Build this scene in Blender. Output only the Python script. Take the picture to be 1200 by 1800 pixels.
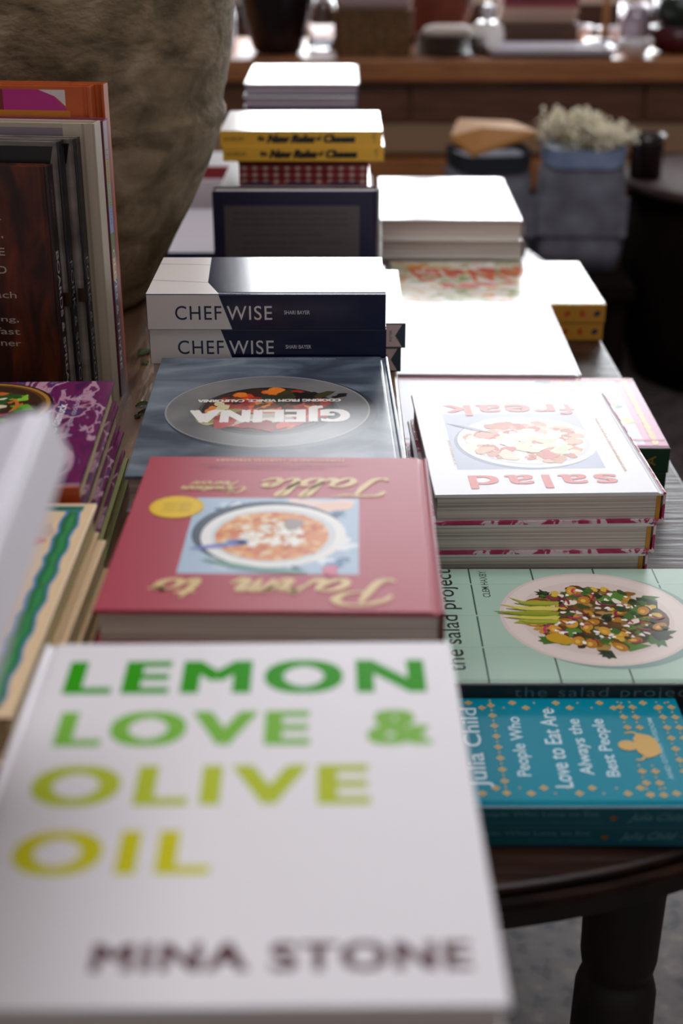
import bpy, math, random
from mathutils import Vector, Matrix
PI = math.pi
R = math.radians
rnd = random.Random(7)
SC = bpy.context.scene
COL = SC.collection
for o in list(bpy.data.objects):
    bpy.data.objects.remove(o)

# ------------------------------------------------------------------ camera, light, exposure
EYE = 1.347                     # camera height; the console top is 0.882, the dark table top 0.750
cam_d = bpy.data.cameras.new('camera')
cam = bpy.data.objects.new('camera', cam_d)
COL.objects.link(cam)
cam.location = (0, 0, EYE)
cam.rotation_euler = (R(90 - 24.3), 0, 0)
cam_d.sensor_fit = 'VERTICAL'
cam_d.sensor_height = 36
cam_d.lens = 48.1
cam_d.clip_start = 0.02
cam_d.dof.use_dof = True
cam_d.dof.focus_distance = 1.26
cam_d.dof.aperture_fstop = 4.2
SC.camera = cam
SC.view_settings.view_transform = 'Standard'
SC.view_settings.look = 'None'
SC.view_settings.gamma = 1
SC.view_settings.use_curve_mapping = False
SC.view_settings.exposure = 0.06
SC.cycles.use_denoising = True
SC.cycles.max_bounces = 8
SC.cycles.sample_clamp_indirect = 6
W = bpy.data.worlds.new('world')
SC.world = W
W.use_nodes = True
W.node_tree.nodes['Background'].inputs[0].default_value = (1.0, 0.94, 0.95, 1)
W.node_tree.nodes['Background'].inputs[1].default_value = 0.30
WINDOW_GLOW = 15.0
UPPER_GLOW = 10.0
FILL_GLOW = 4.6  # strength of the unseen overhead fill pane


# ------------------------------------------------------------------ materials
def lin(h):
    if isinstance(h, str):
        h = h.lstrip('#')
        c = [int(h[i:i + 2], 16) / 255 for i in (0, 2, 4)]
    else:
        c = [v / 255 for v in h]
    return tuple(v / 12.92 if v <= .04045 else ((v + .055) / 1.055) ** 2.4 for v in c) + (1,)


_mats = {}


def newmat(name):
    m = bpy.data.materials.new(name)
    m.use_nodes = True
    return m, m.node_tree.nodes, m.node_tree.links, m.node_tree.nodes['Principled BSDF']


def ink(h, rough=.35, metal=0, spec=.5, coat=0):
    k = (str(h), rough, metal, spec, coat)
    if k not in _mats:
        m, n, l, b = newmat('paint_%d' % len(_mats))
        b.inputs['Base Color'].default_value = lin(h)
        b.inputs['Roughness'].default_value = rough
        b.inputs['Metallic'].default_value = metal
        b.inputs['Specular IOR Level'].default_value = spec
        b.inputs['Coat Weight'].default_value = coat
        b.inputs['Coat Roughness'].default_value = .12
        _mats[k] = m
    return _mats[k]


def noise_mat(name, stops, scale=10, detail=6, stretch=(1, 1, 1), rough=.5, distort=0, bump=0, bump_scale=None, rot=(0, 0, 0), spec=.5, roughvar=0):
    m, n, l, b = newmat(name)
    tc = n.new('ShaderNodeTexCoord')
    mp = n.new('ShaderNodeMapping')
    mp.inputs['Scale'].default_value = stretch
    mp.inputs['Rotation'].default_value = rot
    l.new(tc.outputs['Object'], mp.inputs[0])
    t = n.new('ShaderNodeTexNoise')
    t.inputs['Scale'].default_value = scale
    t.inputs['Detail'].default_value = detail
    t.inputs['Distortion'].default_value = distort
    l.new(mp.outputs[0], t.inputs[0])
    r = n.new('ShaderNodeValToRGB')
    e = r.color_ramp.elements
    e[0].position, e[0].color = stops[0][0], lin(stops[0][1])
    e[1].position, e[1].color = stops[-1][0], lin(stops[-1][1])
    for p, c in stops[1:-1]:
        q = e.new(p)
        q.color = lin(c)
    l.new(t.outputs[0], r.inputs[0])
    l.new(r.outputs[0], b.inputs['Base Color'])
    b.inputs['Roughness'].default_value = rough
    b.inputs['Specular IOR Level'].default_value = spec
    if roughvar:
        mr = n.new('ShaderNodeMapRange')
        mr.inputs[3].default_value = rough - roughvar
        mr.inputs[4].default_value = rough + roughvar
        l.new(t.outputs[0], mr.inputs[0])
        l.new(mr.outputs[0], b.inputs['Roughness'])
    if bump:
        t2 = n.new('ShaderNodeTexNoise')
        t2.inputs['Scale'].default_value = bump_scale or scale
        t2.inputs['Detail'].default_value = 8
        l.new(mp.outputs[0], t2.inputs[0])
        bp = n.new('ShaderNodeBump')
        bp.inputs['Strength'].default_value = bump
        bp.inputs['Distance'].default_value = .004
        l.new(t2.outputs[0], bp.inputs['Height'])
        l.new(bp.outputs[0], b.inputs['Normal'])
    return m


def page_mat(name, c1, c2, lines=1.0):
    """page edges: thin leaves along z"""
    m, n, l, b = newmat(name)
    tc = n.new('ShaderNodeTexCoord')
    mp = n.new('ShaderNodeMapping')
    mp.inputs['Scale'].default_value = (3, 3, 900 * lines)
    l.new(tc.outputs['Object'], mp.inputs[0])
    t = n.new('ShaderNodeTexNoise')
    t.inputs['Scale'].default_value = 1
    t.inputs['Detail'].default_value = 3
    l.new(mp.outputs[0], t.inputs[0])
    r = n.new('ShaderNodeValToRGB')
    r.color_ramp.elements[0].position, r.color_ramp.elements[0].color = .3, lin(c1)
    r.color_ramp.elements[1].position, r.color_ramp.elements[1].color = .62, lin(c2)
    l.new(t.outputs[0], r.inputs[0])
    l.new(r.outputs[0], b.inputs['Base Color'])
    b.inputs['Roughness'].default_value = .85
    b.inputs['Specular IOR Level'].default_value = .1
    bp = n.new('ShaderNodeBump')
    bp.inputs['Strength'].default_value = .4
    bp.inputs['Distance'].default_value = .0006
    l.new(t.outputs[0], bp.inputs['Height'])
    l.new(bp.outputs[0], b.inputs['Normal'])
    return m


def emit_mat(name, rgb, s):
    m, n, l, b = newmat(name)
    b.inputs['Base Color'].default_value = (0, 0, 0, 1)
    b.inputs['Emission Color'].default_value = rgb + (1,)
    b.inputs['Emission Strength'].default_value = s
    return m


def glass_mat(name, h, rough=.02):
    m, n, l, b = newmat(name)
    b.inputs['Base Color'].default_value = lin(h)
    b.inputs['Roughness'].default_value = rough
    b.inputs['Transmission Weight'].default_value = 1
    return m


PAGE = page_mat('paper_white', '#a9a09a', '#e6ddd5')
PAGE_CREAM = page_mat('paper_cream', '#d6c894', '#f4eabf')
WHITE = ink('#e9e7ea', .33)
DARKWOOD = noise_mat('dark_wood', [(.3, '#150b08'), (.55, '#2e1a12'), (.75, '#452a1c')], 6, 8, (1.2, 14, 14), .4, .6, .3, 9, rot=(0, 0, R(90)), roughvar=.1, spec=.24)
RUSTIC = noise_mat('rustic_wood', [(.25, '#38251a'), (.5, '#5c4230'), (.75, '#8a6a4c')], 5, 9, (9, 1.4, 9), .33, .8, .35, 14, roughvar=.12)
OAK = noise_mat('oak_wood', [(.25, '#7d4a2a'), (.5, '#a4683c'), (.8, '#c08652')], 5, 8, (1, 9, 12), .4, .5, .12, 10)
OAKDARK = noise_mat('brown_drawer_wood', [(.25, '#4a2c1c'), (.5, '#653f28'), (.8, '#7c5034')], 5, 8, (1, 9, 12), .45, .5, .12, 10)
BLACKWOOD = noise_mat('black_wood', [(.3, '#0d0807'), (.8, '#241710')], 6, 6, (6, 6, 1), .6, .4, .2, 9)
DULLBLACK = noise_mat('dull_black_wood', [(.3, '#0b0706'), (.8, '#1d130d')], 6, 6, (6, 6, 1), .9, .4, .2, 9, spec=.08)
CRATE = noise_mat('crate_wood', [(.3, '#4a3526'), (.8, '#7a5a3e')], 6, 6, (1, 8, 8), .6, .4, .2, 9)


# ------------------------------------------------------------------ mesh building
class MB:
    def __init__(s):
        s.v, s.f, s.m, s.sm, s.slots = [], [], [], [], []

    def slot(s, mat):
        if mat not in s.slots:
            s.slots.append(mat)
        return s.slots.index(mat)

    def face(s, pts, mat, smooth=False):
        b = len(s.v)
        s.v += [tuple(p) for p in pts]
        s.f.append(list(range(b, b + len(pts))))
        s.m.append(s.slot(mat))
        s.sm.append(smooth)

    def mesh(s, verts, faces, mat, smooth=False):
        b = len(s.v)
        s.v += [tuple(p) for p in verts]
        k = s.slot(mat)
        for f in faces:
            s.f.append([i + b for i in f])
            s.m.append(k)
            s.sm.append(smooth)

    def box(s, x0, x1, y0, y1, z0, z1, mat, r=0):
        if r <= 0:
            v = [(x, y, z) for z in (z0, z1) for y in (y0, y1) for x in (x0, x1)]
            s.mesh(v, [(0, 2, 3, 1), (4, 5, 7, 6), (0, 1, 5, 4), (2, 6, 7, 3), (0, 4, 6, 2), (1, 3, 7, 5)], mat)
            return
        loops = []
        for (ins, z) in ((r, z0), (.3 * r, z0 + .3 * r), (0, z0 + r), (0, z1 - r), (.3 * r, z1 - .3 * r), (r, z1)):
            loops.append(rrect(x0 + ins, x1 - ins, y0 + ins, y1 - ins, r, z))
        s.loft(loops, mat)

    def loft(s, loops, mat, caps=True, smooth=False, closed=True):
        n = len(loops[0])
        v = [p for L in loops for p in L]
        f = []
        for i in range(len(loops) - 1):
            for j in range(n if closed else n - 1):
                k = (j + 1) % n
                f.append((i * n + j, i * n + k, (i + 1) * n + k, (i + 1) * n + j))
        s.mesh(v, f, mat, smooth)
        if caps:
            b = len(s.v) - len(v)
            k = s.slot(mat)
            s.f += [[b + j for j in reversed(range(n))], [b + (len(loops) - 1) * n + j for j in range(n)]]
            s.m += [k, k]
            s.sm += [False, False]

    def extrude_profile(s, prof, y0, y1, mat, smooth=False):
        """closed profile in x,z extruded along y"""
        s.loft([[(x, y0, z) for x, z in prof], [(x, y1, z) for x, z in prof]], mat, True, smooth)

    def lathe(s, prof, mat, n=48, c=(0, 0), smooth=True, wob=0):
        loops = []
        for r, z in prof:
            loops.append([(c[0] + r * math.cos(2 * PI * i / n) * (1 + wob * math.sin(3 * 2 * PI * i / n + z * 9)),
                           c[1] + r * math.sin(2 * PI * i / n) * (1 + wob * math.cos(2 * 2 * PI * i / n + z * 7)), z) for i in range(n)])
        s.loft(loops, mat, True, smooth)

    def build(s, name, parent=None, loc=None, rot=None):
        me = bpy.data.meshes.new(name)
        me.from_pydata(s.v, [], s.f)
        for m in s.slots:
            me.materials.append(m)
        me.polygons.foreach_set('material_index', s.m)
        me.polygons.foreach_set('use_smooth', s.sm)
        me.update()
        o = bpy.data.objects.new(name, me)
        COL.objects.link(o)
        if parent:
            o.parent = parent
        if loc:
            o.location = loc
        if rot:
            o.rotation_euler = rot
        return o


def rrect(x0, x1, y0, y1, r, z, k=3):
    pts = []
    for cx, cy, a in ((x1 - r, y1 - r, 0), (x0 + r, y1 - r, 90), (x0 + r, y0 + r, 180), (x1 - r, y0 + r, 270)):
        for i in range(k + 1):
            t = R(a + 90 * i / k)
            pts.append((cx + r * math.cos(t), cy + r * math.sin(t), z))
    return pts


def empty(name, loc, rot=(0, 0, 0)):
    o = bpy.data.objects.new(name, None)
    COL.objects.link(o)
    o.empty_display_size = .05
    o.location = loc
    o.rotation_euler = rot
    return o


def tag(o, label, cat, group=None):
    o['label'] = label
    o['category'] = cat
    if group:
        o['group'] = group
    return o


def struct(o):
    o['kind'] = 'structure'
    return o


def copy_thing(o, loc=None, rot=None, label=None, group=None, parent=None):
    c = o.copy()
    COL.objects.link(c)
    if parent:
        c.parent = parent
    if loc:
        c.location = loc
    if rot is not None:
        c.rotation_euler = rot
    if label:
        c['label'] = label
    if group:
        c['group'] = group
    for ch in [x for x in bpy.data.objects if x.parent == o]:
        copy_thing(ch, parent=c)
    return c


# ------------------------------------------------------------------ flat printing: text and pictures
_txt = {}


def glyphs(body, bold=0.0, spacing=1.0):
    k = (body, bold, spacing)
    if k not in _txt:
        cu = bpy.data.curves.new('tmp', 'FONT')
        cu.body = body
        cu.offset = bold
        cu.resolution_u = 5
        cu.space_character = spacing
        ob = bpy.data.objects.new('tmp', cu)
        COL.objects.link(ob)
        bpy.context.view_layer.update()
        me = bpy.data.meshes.new_from_object(ob.evaluated_get(bpy.context.evaluated_depsgraph_get()))
        vs = [(v.co.x, v.co.y) for v in me.vertices]
        fs = [list(p.vertices) for p in me.polygons]
        bpy.data.objects.remove(ob)
        bpy.data.curves.remove(cu)
        bpy.data.meshes.remove(me)
        x0, x1 = min(v[0] for v in vs), max(v[0] for v in vs)
        y0, y1 = min(v[1] for v in vs), max(v[1] for v in vs)
        _txt[k] = ([((x - x0) / (x1 - x0), (y - y0) / (y1 - y0)) for x, y in vs], fs)
    return _txt[k]


class Art:
    """prints flat shapes on one face; f maps (u, v, lift) in metres to the part's space"""

    def __init__(s, mb, f, rough=.33):
        s.mb, s.f, s.rough, s.k = mb, f, rough, 1

    def mat(s, c):
        return ink(c, s.rough) if isinstance(c, (str, tuple)) else c

    def lift(s):
        s.k += 1
        return .00003 + s.k * .0000012

    def poly(s, pts, c):
        h = s.lift()
        s.mb.face([s.f(x, y, h) for x, y in pts], s.mat(c))

    def rect(s, x0, y0, x1, y1, c):
        s.poly([(x0, y0), (x1, y0), (x1, y1), (x0, y1)], c)

    def ell(s, cx, cy, rx, ry, c, n=40, a=0):
        ca, sa = math.cos(a), math.sin(a)
        s.poly([(cx + rx * math.cos(t) * ca - ry * math.sin(t) * sa, cy + rx * math.cos(t) * sa + ry * math.sin(t) * ca)
                for t in [2 * PI * i / n for i in range(n)]], c)

    def blob(s, cx, cy, r, c, irr=.3, n=14, asp=1.0, a=None):
        a = rnd.uniform(0, PI) if a is None else a
        ph = [rnd.uniform(0, 6.28) for _ in range(3)]
        pts = []
        for i in range(n):
            t = 2 * PI * i / n
            q = r * (1 + irr * (.5 * math.sin(2 * t + ph[0]) + .35 * math.sin(3 * t + ph[1]) + .3 * math.sin(5 * t + ph[2])))
            x, y = q * math.cos(t) * asp, q * math.sin(t)
            pts.append((cx + x * math.cos(a) - y * math.sin(a), cy + x * math.sin(a) + y * math.cos(a)))
        s.poly(pts, c)

    def sprig(s, cx, cy, r, c, n=5, a=None):
        """a cut leaf with pointed lobes"""
        a = rnd.uniform(0, 6.28) if a is None else a
        pts = []
        for i in range(n * 2 + 1):
            t = a - 1.6 + 3.2 * i / (2 * n)
            q = r * (1.0 if i % 2 else .68) * rnd.uniform(.75, 1.1)
            pts.append((cx + q * math.cos(t), cy + q * math.sin(t)))
        pts.append((cx - .5 * r * math.cos(a), cy - .5 * r * math.sin(a)))
        s.poly(pts, c)

    def stroke(s, pts, w, c, sub=6, taper=True, wf=None):
        P = [Vector(p) for p in pts]
        Q = []
        for i in range(len(P) - 1):
            p0, p1, p2, p3 = P[max(i - 1, 0)], P[i], P[i + 1], P[min(i + 2, len(P) - 1)]
            for j in range(sub):
                t = j / sub
                Q.append(.5 * (2 * p1 + (p2 - p0) * t + (2 * p0 - 5 * p1 + 4 * p2 - p3) * t * t + (3 * p1 - p0 - 3 * p2 + p3) * t ** 3))
        Q.append(P[-1])
        h = s.lift()
        L = []
        for i, q in enumerate(Q):
            d = (Q[min(i + 1, len(Q) - 1)] - Q[max(i - 1, 0)])
            if d.length < 1e-9:
                d = Vector((1, 0))
            d.normalize()
            nn = Vector((-d.y, d.x))
            ww = w * .5 * (wf(d) if wf else 1)
            if taper:
                ww *= min(1, .35 + 3 * min(i, len(Q) - 1 - i) / len(Q))
            L.append((q + nn * ww, q - nn * ww))
        m = s.mat(c)
        v, f = [], []
        for a, b in L:
            v += [s.f(a.x, a.y, h), s.f(b.x, b.y, h)]
        for i in range(len(L) - 1):
            f.append((2 * i, 2 * i + 1, 2 * i + 3, 2 * i + 2))
        s.mb.mesh(v, f, m)

    def text(s, body, o, U, V, c, bold=0.0, shear=0, spacing=1.0, heavy=0.0):
        vs, fs = glyphs(body, min(bold, .02), spacing)
        hv = heavy * math.hypot(*V)          # extra stroke weight: overprint the word slightly shifted
        lu, lv = math.hypot(*U), math.hypot(*V)
        eu, ev = (U[0] / lu, U[1] / lu), (V[0] / lv, V[1] / lv)
        for du, dv in (((-1, -.5), (1, -.5), (-1, .5), (1, .5), (0, 0), (-1, 0), (1, 0)) if heavy else ((0, 0),)):
            h = s.lift()
            ox, oy = o[0] + hv * (du * eu[0] + dv * ev[0]), o[1] + hv * (du * eu[1] + dv * ev[1])
            s.mb.mesh([s.f(ox + a * U[0] + b * V[0] + shear * b * U[0], oy + a * U[1] + b * V[1] + shear * b * U[1], h) for a, b in vs], fs, s.mat(c))


SCRIPT = {
    'P': ([[(.55, 2.0), (.5, 1.1), (.35, .2), (.05, 0), (-.2, .15)], [(-.35, 1.35), (-.2, 1.8), (.4, 2.15), (1.1, 2.1), (1.45, 1.7), (1.2, 1.2), (.5, 1.0)]], 1.35),
    'T': ([[(-.3, 1.5), (-.1, 1.95), (.5, 2.05), (1.2, 1.95), (1.8, 2.15)], [(.85, 2.0), (.75, 1.0), (.5, .15), (.1, 0), (-.1, .25)]], 1.25),
    'C': ([[(1.3, 1.7), (1.0, 2.05), (.4, 1.7), (.1, .9), (.3, .1), (.8, 0), (1.3, .4)]], 1.3),
    'a': ([[(.95, .8), (.6, 1.0), (.2, .75), (.1, .25), (.4, 0), (.75, .3), (.95, .95)], [(.95, .95), (.9, .25), (1.1, 0), (1.4, .35)]], 1.3),
    'r': ([[(0, .3), (.3, .95), (.4, 1.15), (.5, .9), (.85, .9), (.75, .2), (.95, 0), (1.2, .35)]], 1.1),
    'm': ([[(0, .4), (.25, 1.0), (.25, 0)], [(.25, .5), (.6, 1.0), (.75, .8), (.7, 0)], [(.7, .5), (1.05, 1.0), (1.2, .8), (1.15, .15), (1.35, 0), (1.65, .35)]], 1.55),
    't': ([[(.4, 1.75), (.25, .4), (.4, 0), (.8, .35)], [(-.05, 1.2), (.4, 1.15), (.8, 1.3)]], .75),
    'o': ([[(.6, 1.0), (.2, .7), (.15, .2), (.5, 0), (.9, .3), (.9, .8), (.6, 1.0), (.9, .8), (1.25, .95)]], 1.2),
    'b': ([[(0, .3), (.5, 1.5), (.5, 2.1), (.3, 1.9), (.2, .3), (.45, 0), (.85, .3), (.75, .85), (.4, .75)], [(.75, .85), (1.1, .8)]], 1.05),
    'l': ([[(0, .3), (.5, 1.6), (.45, 2.1), (.25, 1.8), (.2, .3), (.45, 0), (.8, .35)]], .75),
    'e': ([[(.1, .45), (.65, .6), (.6, .95), (.3, .9), (.15, .35), (.45, 0), (.95, .35)]], .9),
    'h': ([[(0, .3), (.45, 1.6), (.4, 2.1), (.25, 1.8), (.2, 0)], [(.2, .5), (.6, 1.0), (.75, .8), (.7, .15), (.9, 0), (1.1, .3)]], 1.05),
    'i': ([[(0, .3), (.3, 1.0), (.25, .2), (.45, 0), (.7, .3)]], .65),
    's': ([[(0, .3), (.45, 1.0), (.65, .4), (.4, 0), (.1, .15)]], .75),
    'n': ([[(0, .4), (.25, 1.0), (.25, 0)], [(.25, .5), (.6, 1.0), (.75, .8), (.7, .15), (.9, 0), (1.15, .35)]], 1.1),
}


def script(art, word, o, size, w, c, shear=.25, sx=1.0):
    x = 0
    for ch in word:
        if ch == ' ':
            x += .6
            continue
        st, adv = SCRIPT[ch]
        for pl in st:
            art.stroke([(o[0] + size * sx * (x + px + shear * py), o[1] + size * py) for px, py in pl], w, c,
                       wf=lambda d: .55 + .75 * abs(d.y))
        x += adv
    return x * size * sx


# ------------------------------------------------------------------ books
NB = {}


def book(name, label, loc, rot, w, l, t, front, spine=None, back=None, pages=None, soft=False, bulge=0.0, art=None, spine_art=None,
         group=None, cat='book', rough=.33, lining=None, over=.003, euler=None, board=None):
    """a closed book; local: x from spine (-w/2) to fore-edge, y from foot to head, z up through the pages, front cover on top"""
    spine = spine or front
    back = back or front
    pages = pages or PAGE
    root = empty(name, loc, euler if euler else (0, 0, R(rot)))
    tag(root, label, cat, group)
    bt = board or (.0007 if soft else .0028)
    xl, xr = -w / 2, w / 2
    s = .0012 if soft else .0024            # where the boards begin
    # front cover
    mb = MB()
    x0 = xl + s
    if soft:
        top = [(x0, t), (xr - .0003, t), (xr, t - .0003)]
    else:
        top = [(x0, t - .0006), (x0 + .0012, t - .0016), (x0 + .0032, t - .0016), (x0 + .005, t - .0002), (x0 + .0065, t), (xr - .0009, t), (xr - .0002, t - .0004), (xr, t - .0012)]
    bot = [(xr, t - bt), (x0, t - bt - (0 if soft else .0004))]
    mb.extrude_profile(top + bot, -l / 2, l / 2, front)
    if art:
        A = Art(mb, lambda u, v, h: (xl + u, -l / 2 + v, t + h), rough)
        art(A, w, l)
    mb.build('front_cover', root)
    # back cover
    mb = MB()
    mb.extrude_profile([(x, t - z) for x, z in reversed(top + bot)], -l / 2, l / 2, back)
    if callable(getattr(book, 'back_art', None)):
        A = Art(mb, lambda u, v, h: (xr - u, -l / 2 + v, -h), rough)
        book.back_art(A, w, l)
        book.back_art = None
    mb.build('back_cover', root)
    # spine
    mb = MB()
    outer = []
    n = 9
    rc = .0004 if soft else .0012
    if bulge > 0:
        for i in range(n + 1):
            a = i / n
            outer.append((xl + s - (s - .0005) * 1.0 * math.sin(PI * a) ** .5 - bulge * math.sin(PI * a), t * a))
    else:
        outer = [(xl + s, 0), (xl + rc, 0), (xl + .3 * rc, .3 * rc), (xl, rc), (xl, t - rc), (xl + .3 * rc, t - .3 * rc), (xl + rc, t), (xl + s, t)]
    q_ = min(s - .0004, .002)
    inner = [(xl + s, t - bt), (xl + q_, t - bt * 1.2), (xl + q_, bt * 1.2), (xl + s, bt)]
    mb.extrude_profile((outer + inner)[::-1], -l / 2, l / 2, spine)
    if spine_art:
        A = Art(mb, lambda u, v, h: (xl - bulge - h, l / 2 - u, v), rough)
        spine_art(A, l, t)
    mb.build('spine', root)
    # pages
    mb = MB()
    o = .0004 if soft else over
    mb.box(xl + bt + .0006, xr - o, -l / 2 + o, l / 2 - o, bt, t - bt - (0 if soft else .0005), pages)
    pb = mb.build('page_block', root)
    if lining is not None:
        for sg in (-1, 1):
            mb = MB()
            y = sg * (l / 2 - o)
            mb.box(xl + bt + .001, xl + bt + .0045, min(y, y + sg * .001), max(y, y + sg * .001), bt, t - bt, lining)
            mb.build('endband', root)
    return root


def Z(h):
    return EYE - h


TOP = Z(.465)      # console top
LOW = Z(.597)      # dark table top

# ------------------------------------------------------------------ the setting
FLOORM = noise_mat('polished_concrete', [(.36, '#1a171d'), (.42, '#4a4140'), (.60, '#5c5150'), (.70, '#75685f')], 34, 2, (1, 1, 1), .4, 0, .08, 30)
mb = MB()
mb.box(-3.2, 4.2, -2.2, 6.4, -.05, 0, FLOORM)
struct(mb.build('floor'))
PLASTER = noise_mat('grey_plaster', [(.3, '#8a827c'), (.7, '#a59c95')], 4, 5, rough=.8)
DARKWALL = noise_mat('brown_panelling', [(.3, '#2a1b15'), (.7, '#4a3124')], 4, 6, (1, 8, 1), .6)
# two rows of panes: tall bright ones to the street, duller ones above; (x0, x1, [(z0, z1, bright)...])
WZ0 = .92
WINS = [(-.45, .33, 2.33), (.40, 1.70, 2.11), (1.78, 3.00, 2.11)]
CZ0, CZ1 = 2.41, 3.40
SKY = emit_mat('daylight_sky', (.93, .96, 1.0), WINDOW_GLOW)
DULL = emit_mat('hazy_sky', (.93, .96, 1.0), UPPER_GLOW)
DULLER = emit_mat('shaded_sky', (.93, .96, 1.0), UPPER_GLOW * .48)
FRAME = ink('#d8d4cc', .5)
mb = MB()
mb.box(-3.2, 4.2, 6.2, 6.4, 0, WZ0, DARKWALL)
mb.box(-3.2, 4.2, 6.2, 6.4, CZ1, 4.2, PLASTER)
xs = [-3.2] + [v for w_ in WINS for v in w_[:2]] + [4.2]
for i in range(0, len(xs), 2):
    mb.box(xs[i], xs[i + 1], 6.2, 6.4, WZ0, CZ1, PLASTER)
for a, b, top in WINS:
    mb.box(a, b, 6.2, 6.4, top, CZ0, PLASTER)
struct(mb.build('wall_back'))
k = 0
for a, b, top in WINS:
    for z0_, z1_, glow in ((WZ0, top, SKY), (CZ0, CZ1, DULL if a < 0 else DULLER)):
        k += 1
        mb = MB()
        mb.box(a, b, 6.33, 6.35, z0_, z1_, glow)
        g = struct(mb.build('window_%d' % k))
        mb = MB()
        for x0, x1 in ((a, a + .04), (b - .04, b)):
            mb.box(x0, x1, 6.22, 6.33, z0_, z1_, FRAME)
        for z0, z1 in ((z0_, z0_ + .04), (z1_ - .03, z1_)):
            mb.box(a + .04, b - .04, 6.22, 6.33, z0, z1, FRAME)
        struct(mb.build('window_frame', g))
mb = MB()
mb.box(-3.4, -3.2, -2.2, 6.4, 0, 4.2, PLASTER)
struct(mb.build('wall_left'))
mb = MB()
mb.box(4.2, 4.4, -2.2, 6.4, 0, 4.2, PLASTER)
struct(mb.build('wall_right'))
FILL_RECT = (-1.3, 1.5, .2, 2.0)  # ceiling opening for a glowing pane added to light the tops from above
mb = MB()
mb.box(-3.2, FILL_RECT[0], -2.2, 6.4, 4.2, 4.35, PLASTER)
mb.box(FILL_RECT[1], 4.2, -2.2, 6.4, 4.2, 4.35, PLASTER)
mb.box(FILL_RECT[0], FILL_RECT[1], -2.2, FILL_RECT[2], 4.2, 4.35, PLASTER)
mb.box(FILL_RECT[0], FILL_RECT[1], FILL_RECT[3], 6.4, 4.2, 4.35, PLASTER)
struct(mb.build('ceiling'))
mb = MB()
mb.box(FILL_RECT[0], FILL_RECT[1], FILL_RECT[2], FILL_RECT[3], 4.31, 4.33, emit_mat('overhead_fill', (.98, .96, 1.0), FILL_GLOW))
struct(mb.build('window_7'))


# ------------------------------------------------------------------ the two tables
def console_table():
    root = tag(empty('console_table', (0, 0, 0)), 'taller rustic wooden display table under the left stacks, its boards strewn with leaf bits', 'table')
    x0, x1, y0, y1 = -.82, .060, .30, 1.86
    mb = MB()
    mb.box(x0, x1, y0, y1, TOP - .034, TOP, RUSTIC, .004)
    mb.build('table_top', root)
    mb = MB()
    for a, b, c, d in ((x0 + .03, x1 - .03, y0 + .03, y0 + .05), (x0 + .03, x1 - .03, y1 - .05, y1 - .03), (x0 + .03, x0 + .05, y0 + .05, y1 - .05), (x1 - .05, x1 - .03, y0 + .05, y1 - .05)):
        mb.box(a, b, c, d, TOP - .084, TOP - .034, RUSTIC)
    mb.build('apron', root)
    for x, y in ((-.77, .36), (0.0, .36), (-.77, 1.79), (-.49, 1.79)):
        mb = MB()
        mb.loft([rrect(x - a, x + a, y - a, y + a, .006, z) for a, z in ((.02, 0), (.03, TOP - .1), (.03, TOP - .034))], RUSTIC)
        mb.build('leg', root)


console_table()


def d_outline(ins, z):
    x0, x1, ya, a0, b0, ye = -.42, .385, .706, .4025, .214, 2.92
    cx = (x0 + x1) / 2
    pts = [(x0 + ins, ye - ins, z)]
    n = 56
    for i in range(n + 1):
        t = PI + PI * i / n
        pts.append((cx + (a0 - ins) * math.cos(t), ya + b0 + (b0 - ins) * math.sin(t), z))
    m = 20
    for i in range(m + 1):                    # one rear corner is rounded too
        t = .5 * PI * i / m
        pts.append((.02 + (x1 - .02 - ins) * math.cos(t), 2.19 + (ye - 2.19 - ins) * math.sin(t), z))
    return pts


def dark_table():
    root = tag(empty('dining_table', (0, 0, 0)), 'long dark polished table with a rounded end and turned legs under the right stacks', 'table')
    mb = MB()
    prof = [(.012, -.024), (.004, -.022), (.0, -.018), (.0, -.012), (.003, -.009), (.007, -.0085), (.007, -.0065), (.004, -.004), (.0045, -.0015), (.008, 0)]
    mb.loft([d_outline(i, LOW + z) for i, z in prof], DARKWOOD)
    mb.build('table_top', root)
    mb = MB()
    mb.loft([d_outline(.022, LOW - .052), d_outline(.018, LOW - .048), d_outline(.018, LOW - .024)], BLACKWOOD)
    mb.build('apron', root)
    prof = [(.018, 0), (.022, .02), (.017, .06), (.02, .1), (.026, .2), (.031, .38), (.034, .48), (.033, .53), (.029, .545), (.025, .549), (.029, .553), (.031, .565), (.032, .62), (.034, .695), (.034, LOW - .05)]
    for x, y in ((.225, .865), (-.26, .865), (.30, 2.32), (-.34, 2.8)):
        mb = MB()
        mb.lathe(prof, BLACKWOOD, 32, (x, y))
        mb.build('leg', root)


dark_table()

# ------------------------------------------------------------------ near column on the console: white lettered book
LEMON_COVER = ink('#e6e3e6', .36)


def lemon_art(A, w, l):
    rows = [('LEMON', .083, .808, .842, .123, '#2f9c0c'), ('LOVE', .099, .632, .556, .115, '#7cbb45'), ('&', .785, .632, .14, .115, '#84bd52'),
            ('OLIVE', .083, .456, .698, .117, '#b7c532'), ('OIL', .088, .279, .381, .112, '#cdca0a')]
    for tx, x, y, ww, hh, c in rows:
        A.rough = .2
        A.text(tx, ((x + .008) * w, (y + .004) * l), ((ww - .016) * w, 0), (0, (hh - .008) * l), c, .0, heavy=.075, spacing=1.22)
    A.text('MINA STONE', (.287 * w, .070 * l), (.655 * w, 0), (0, .056 * l), '#56343a', .0, heavy=.06, spacing=1.12)


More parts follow.
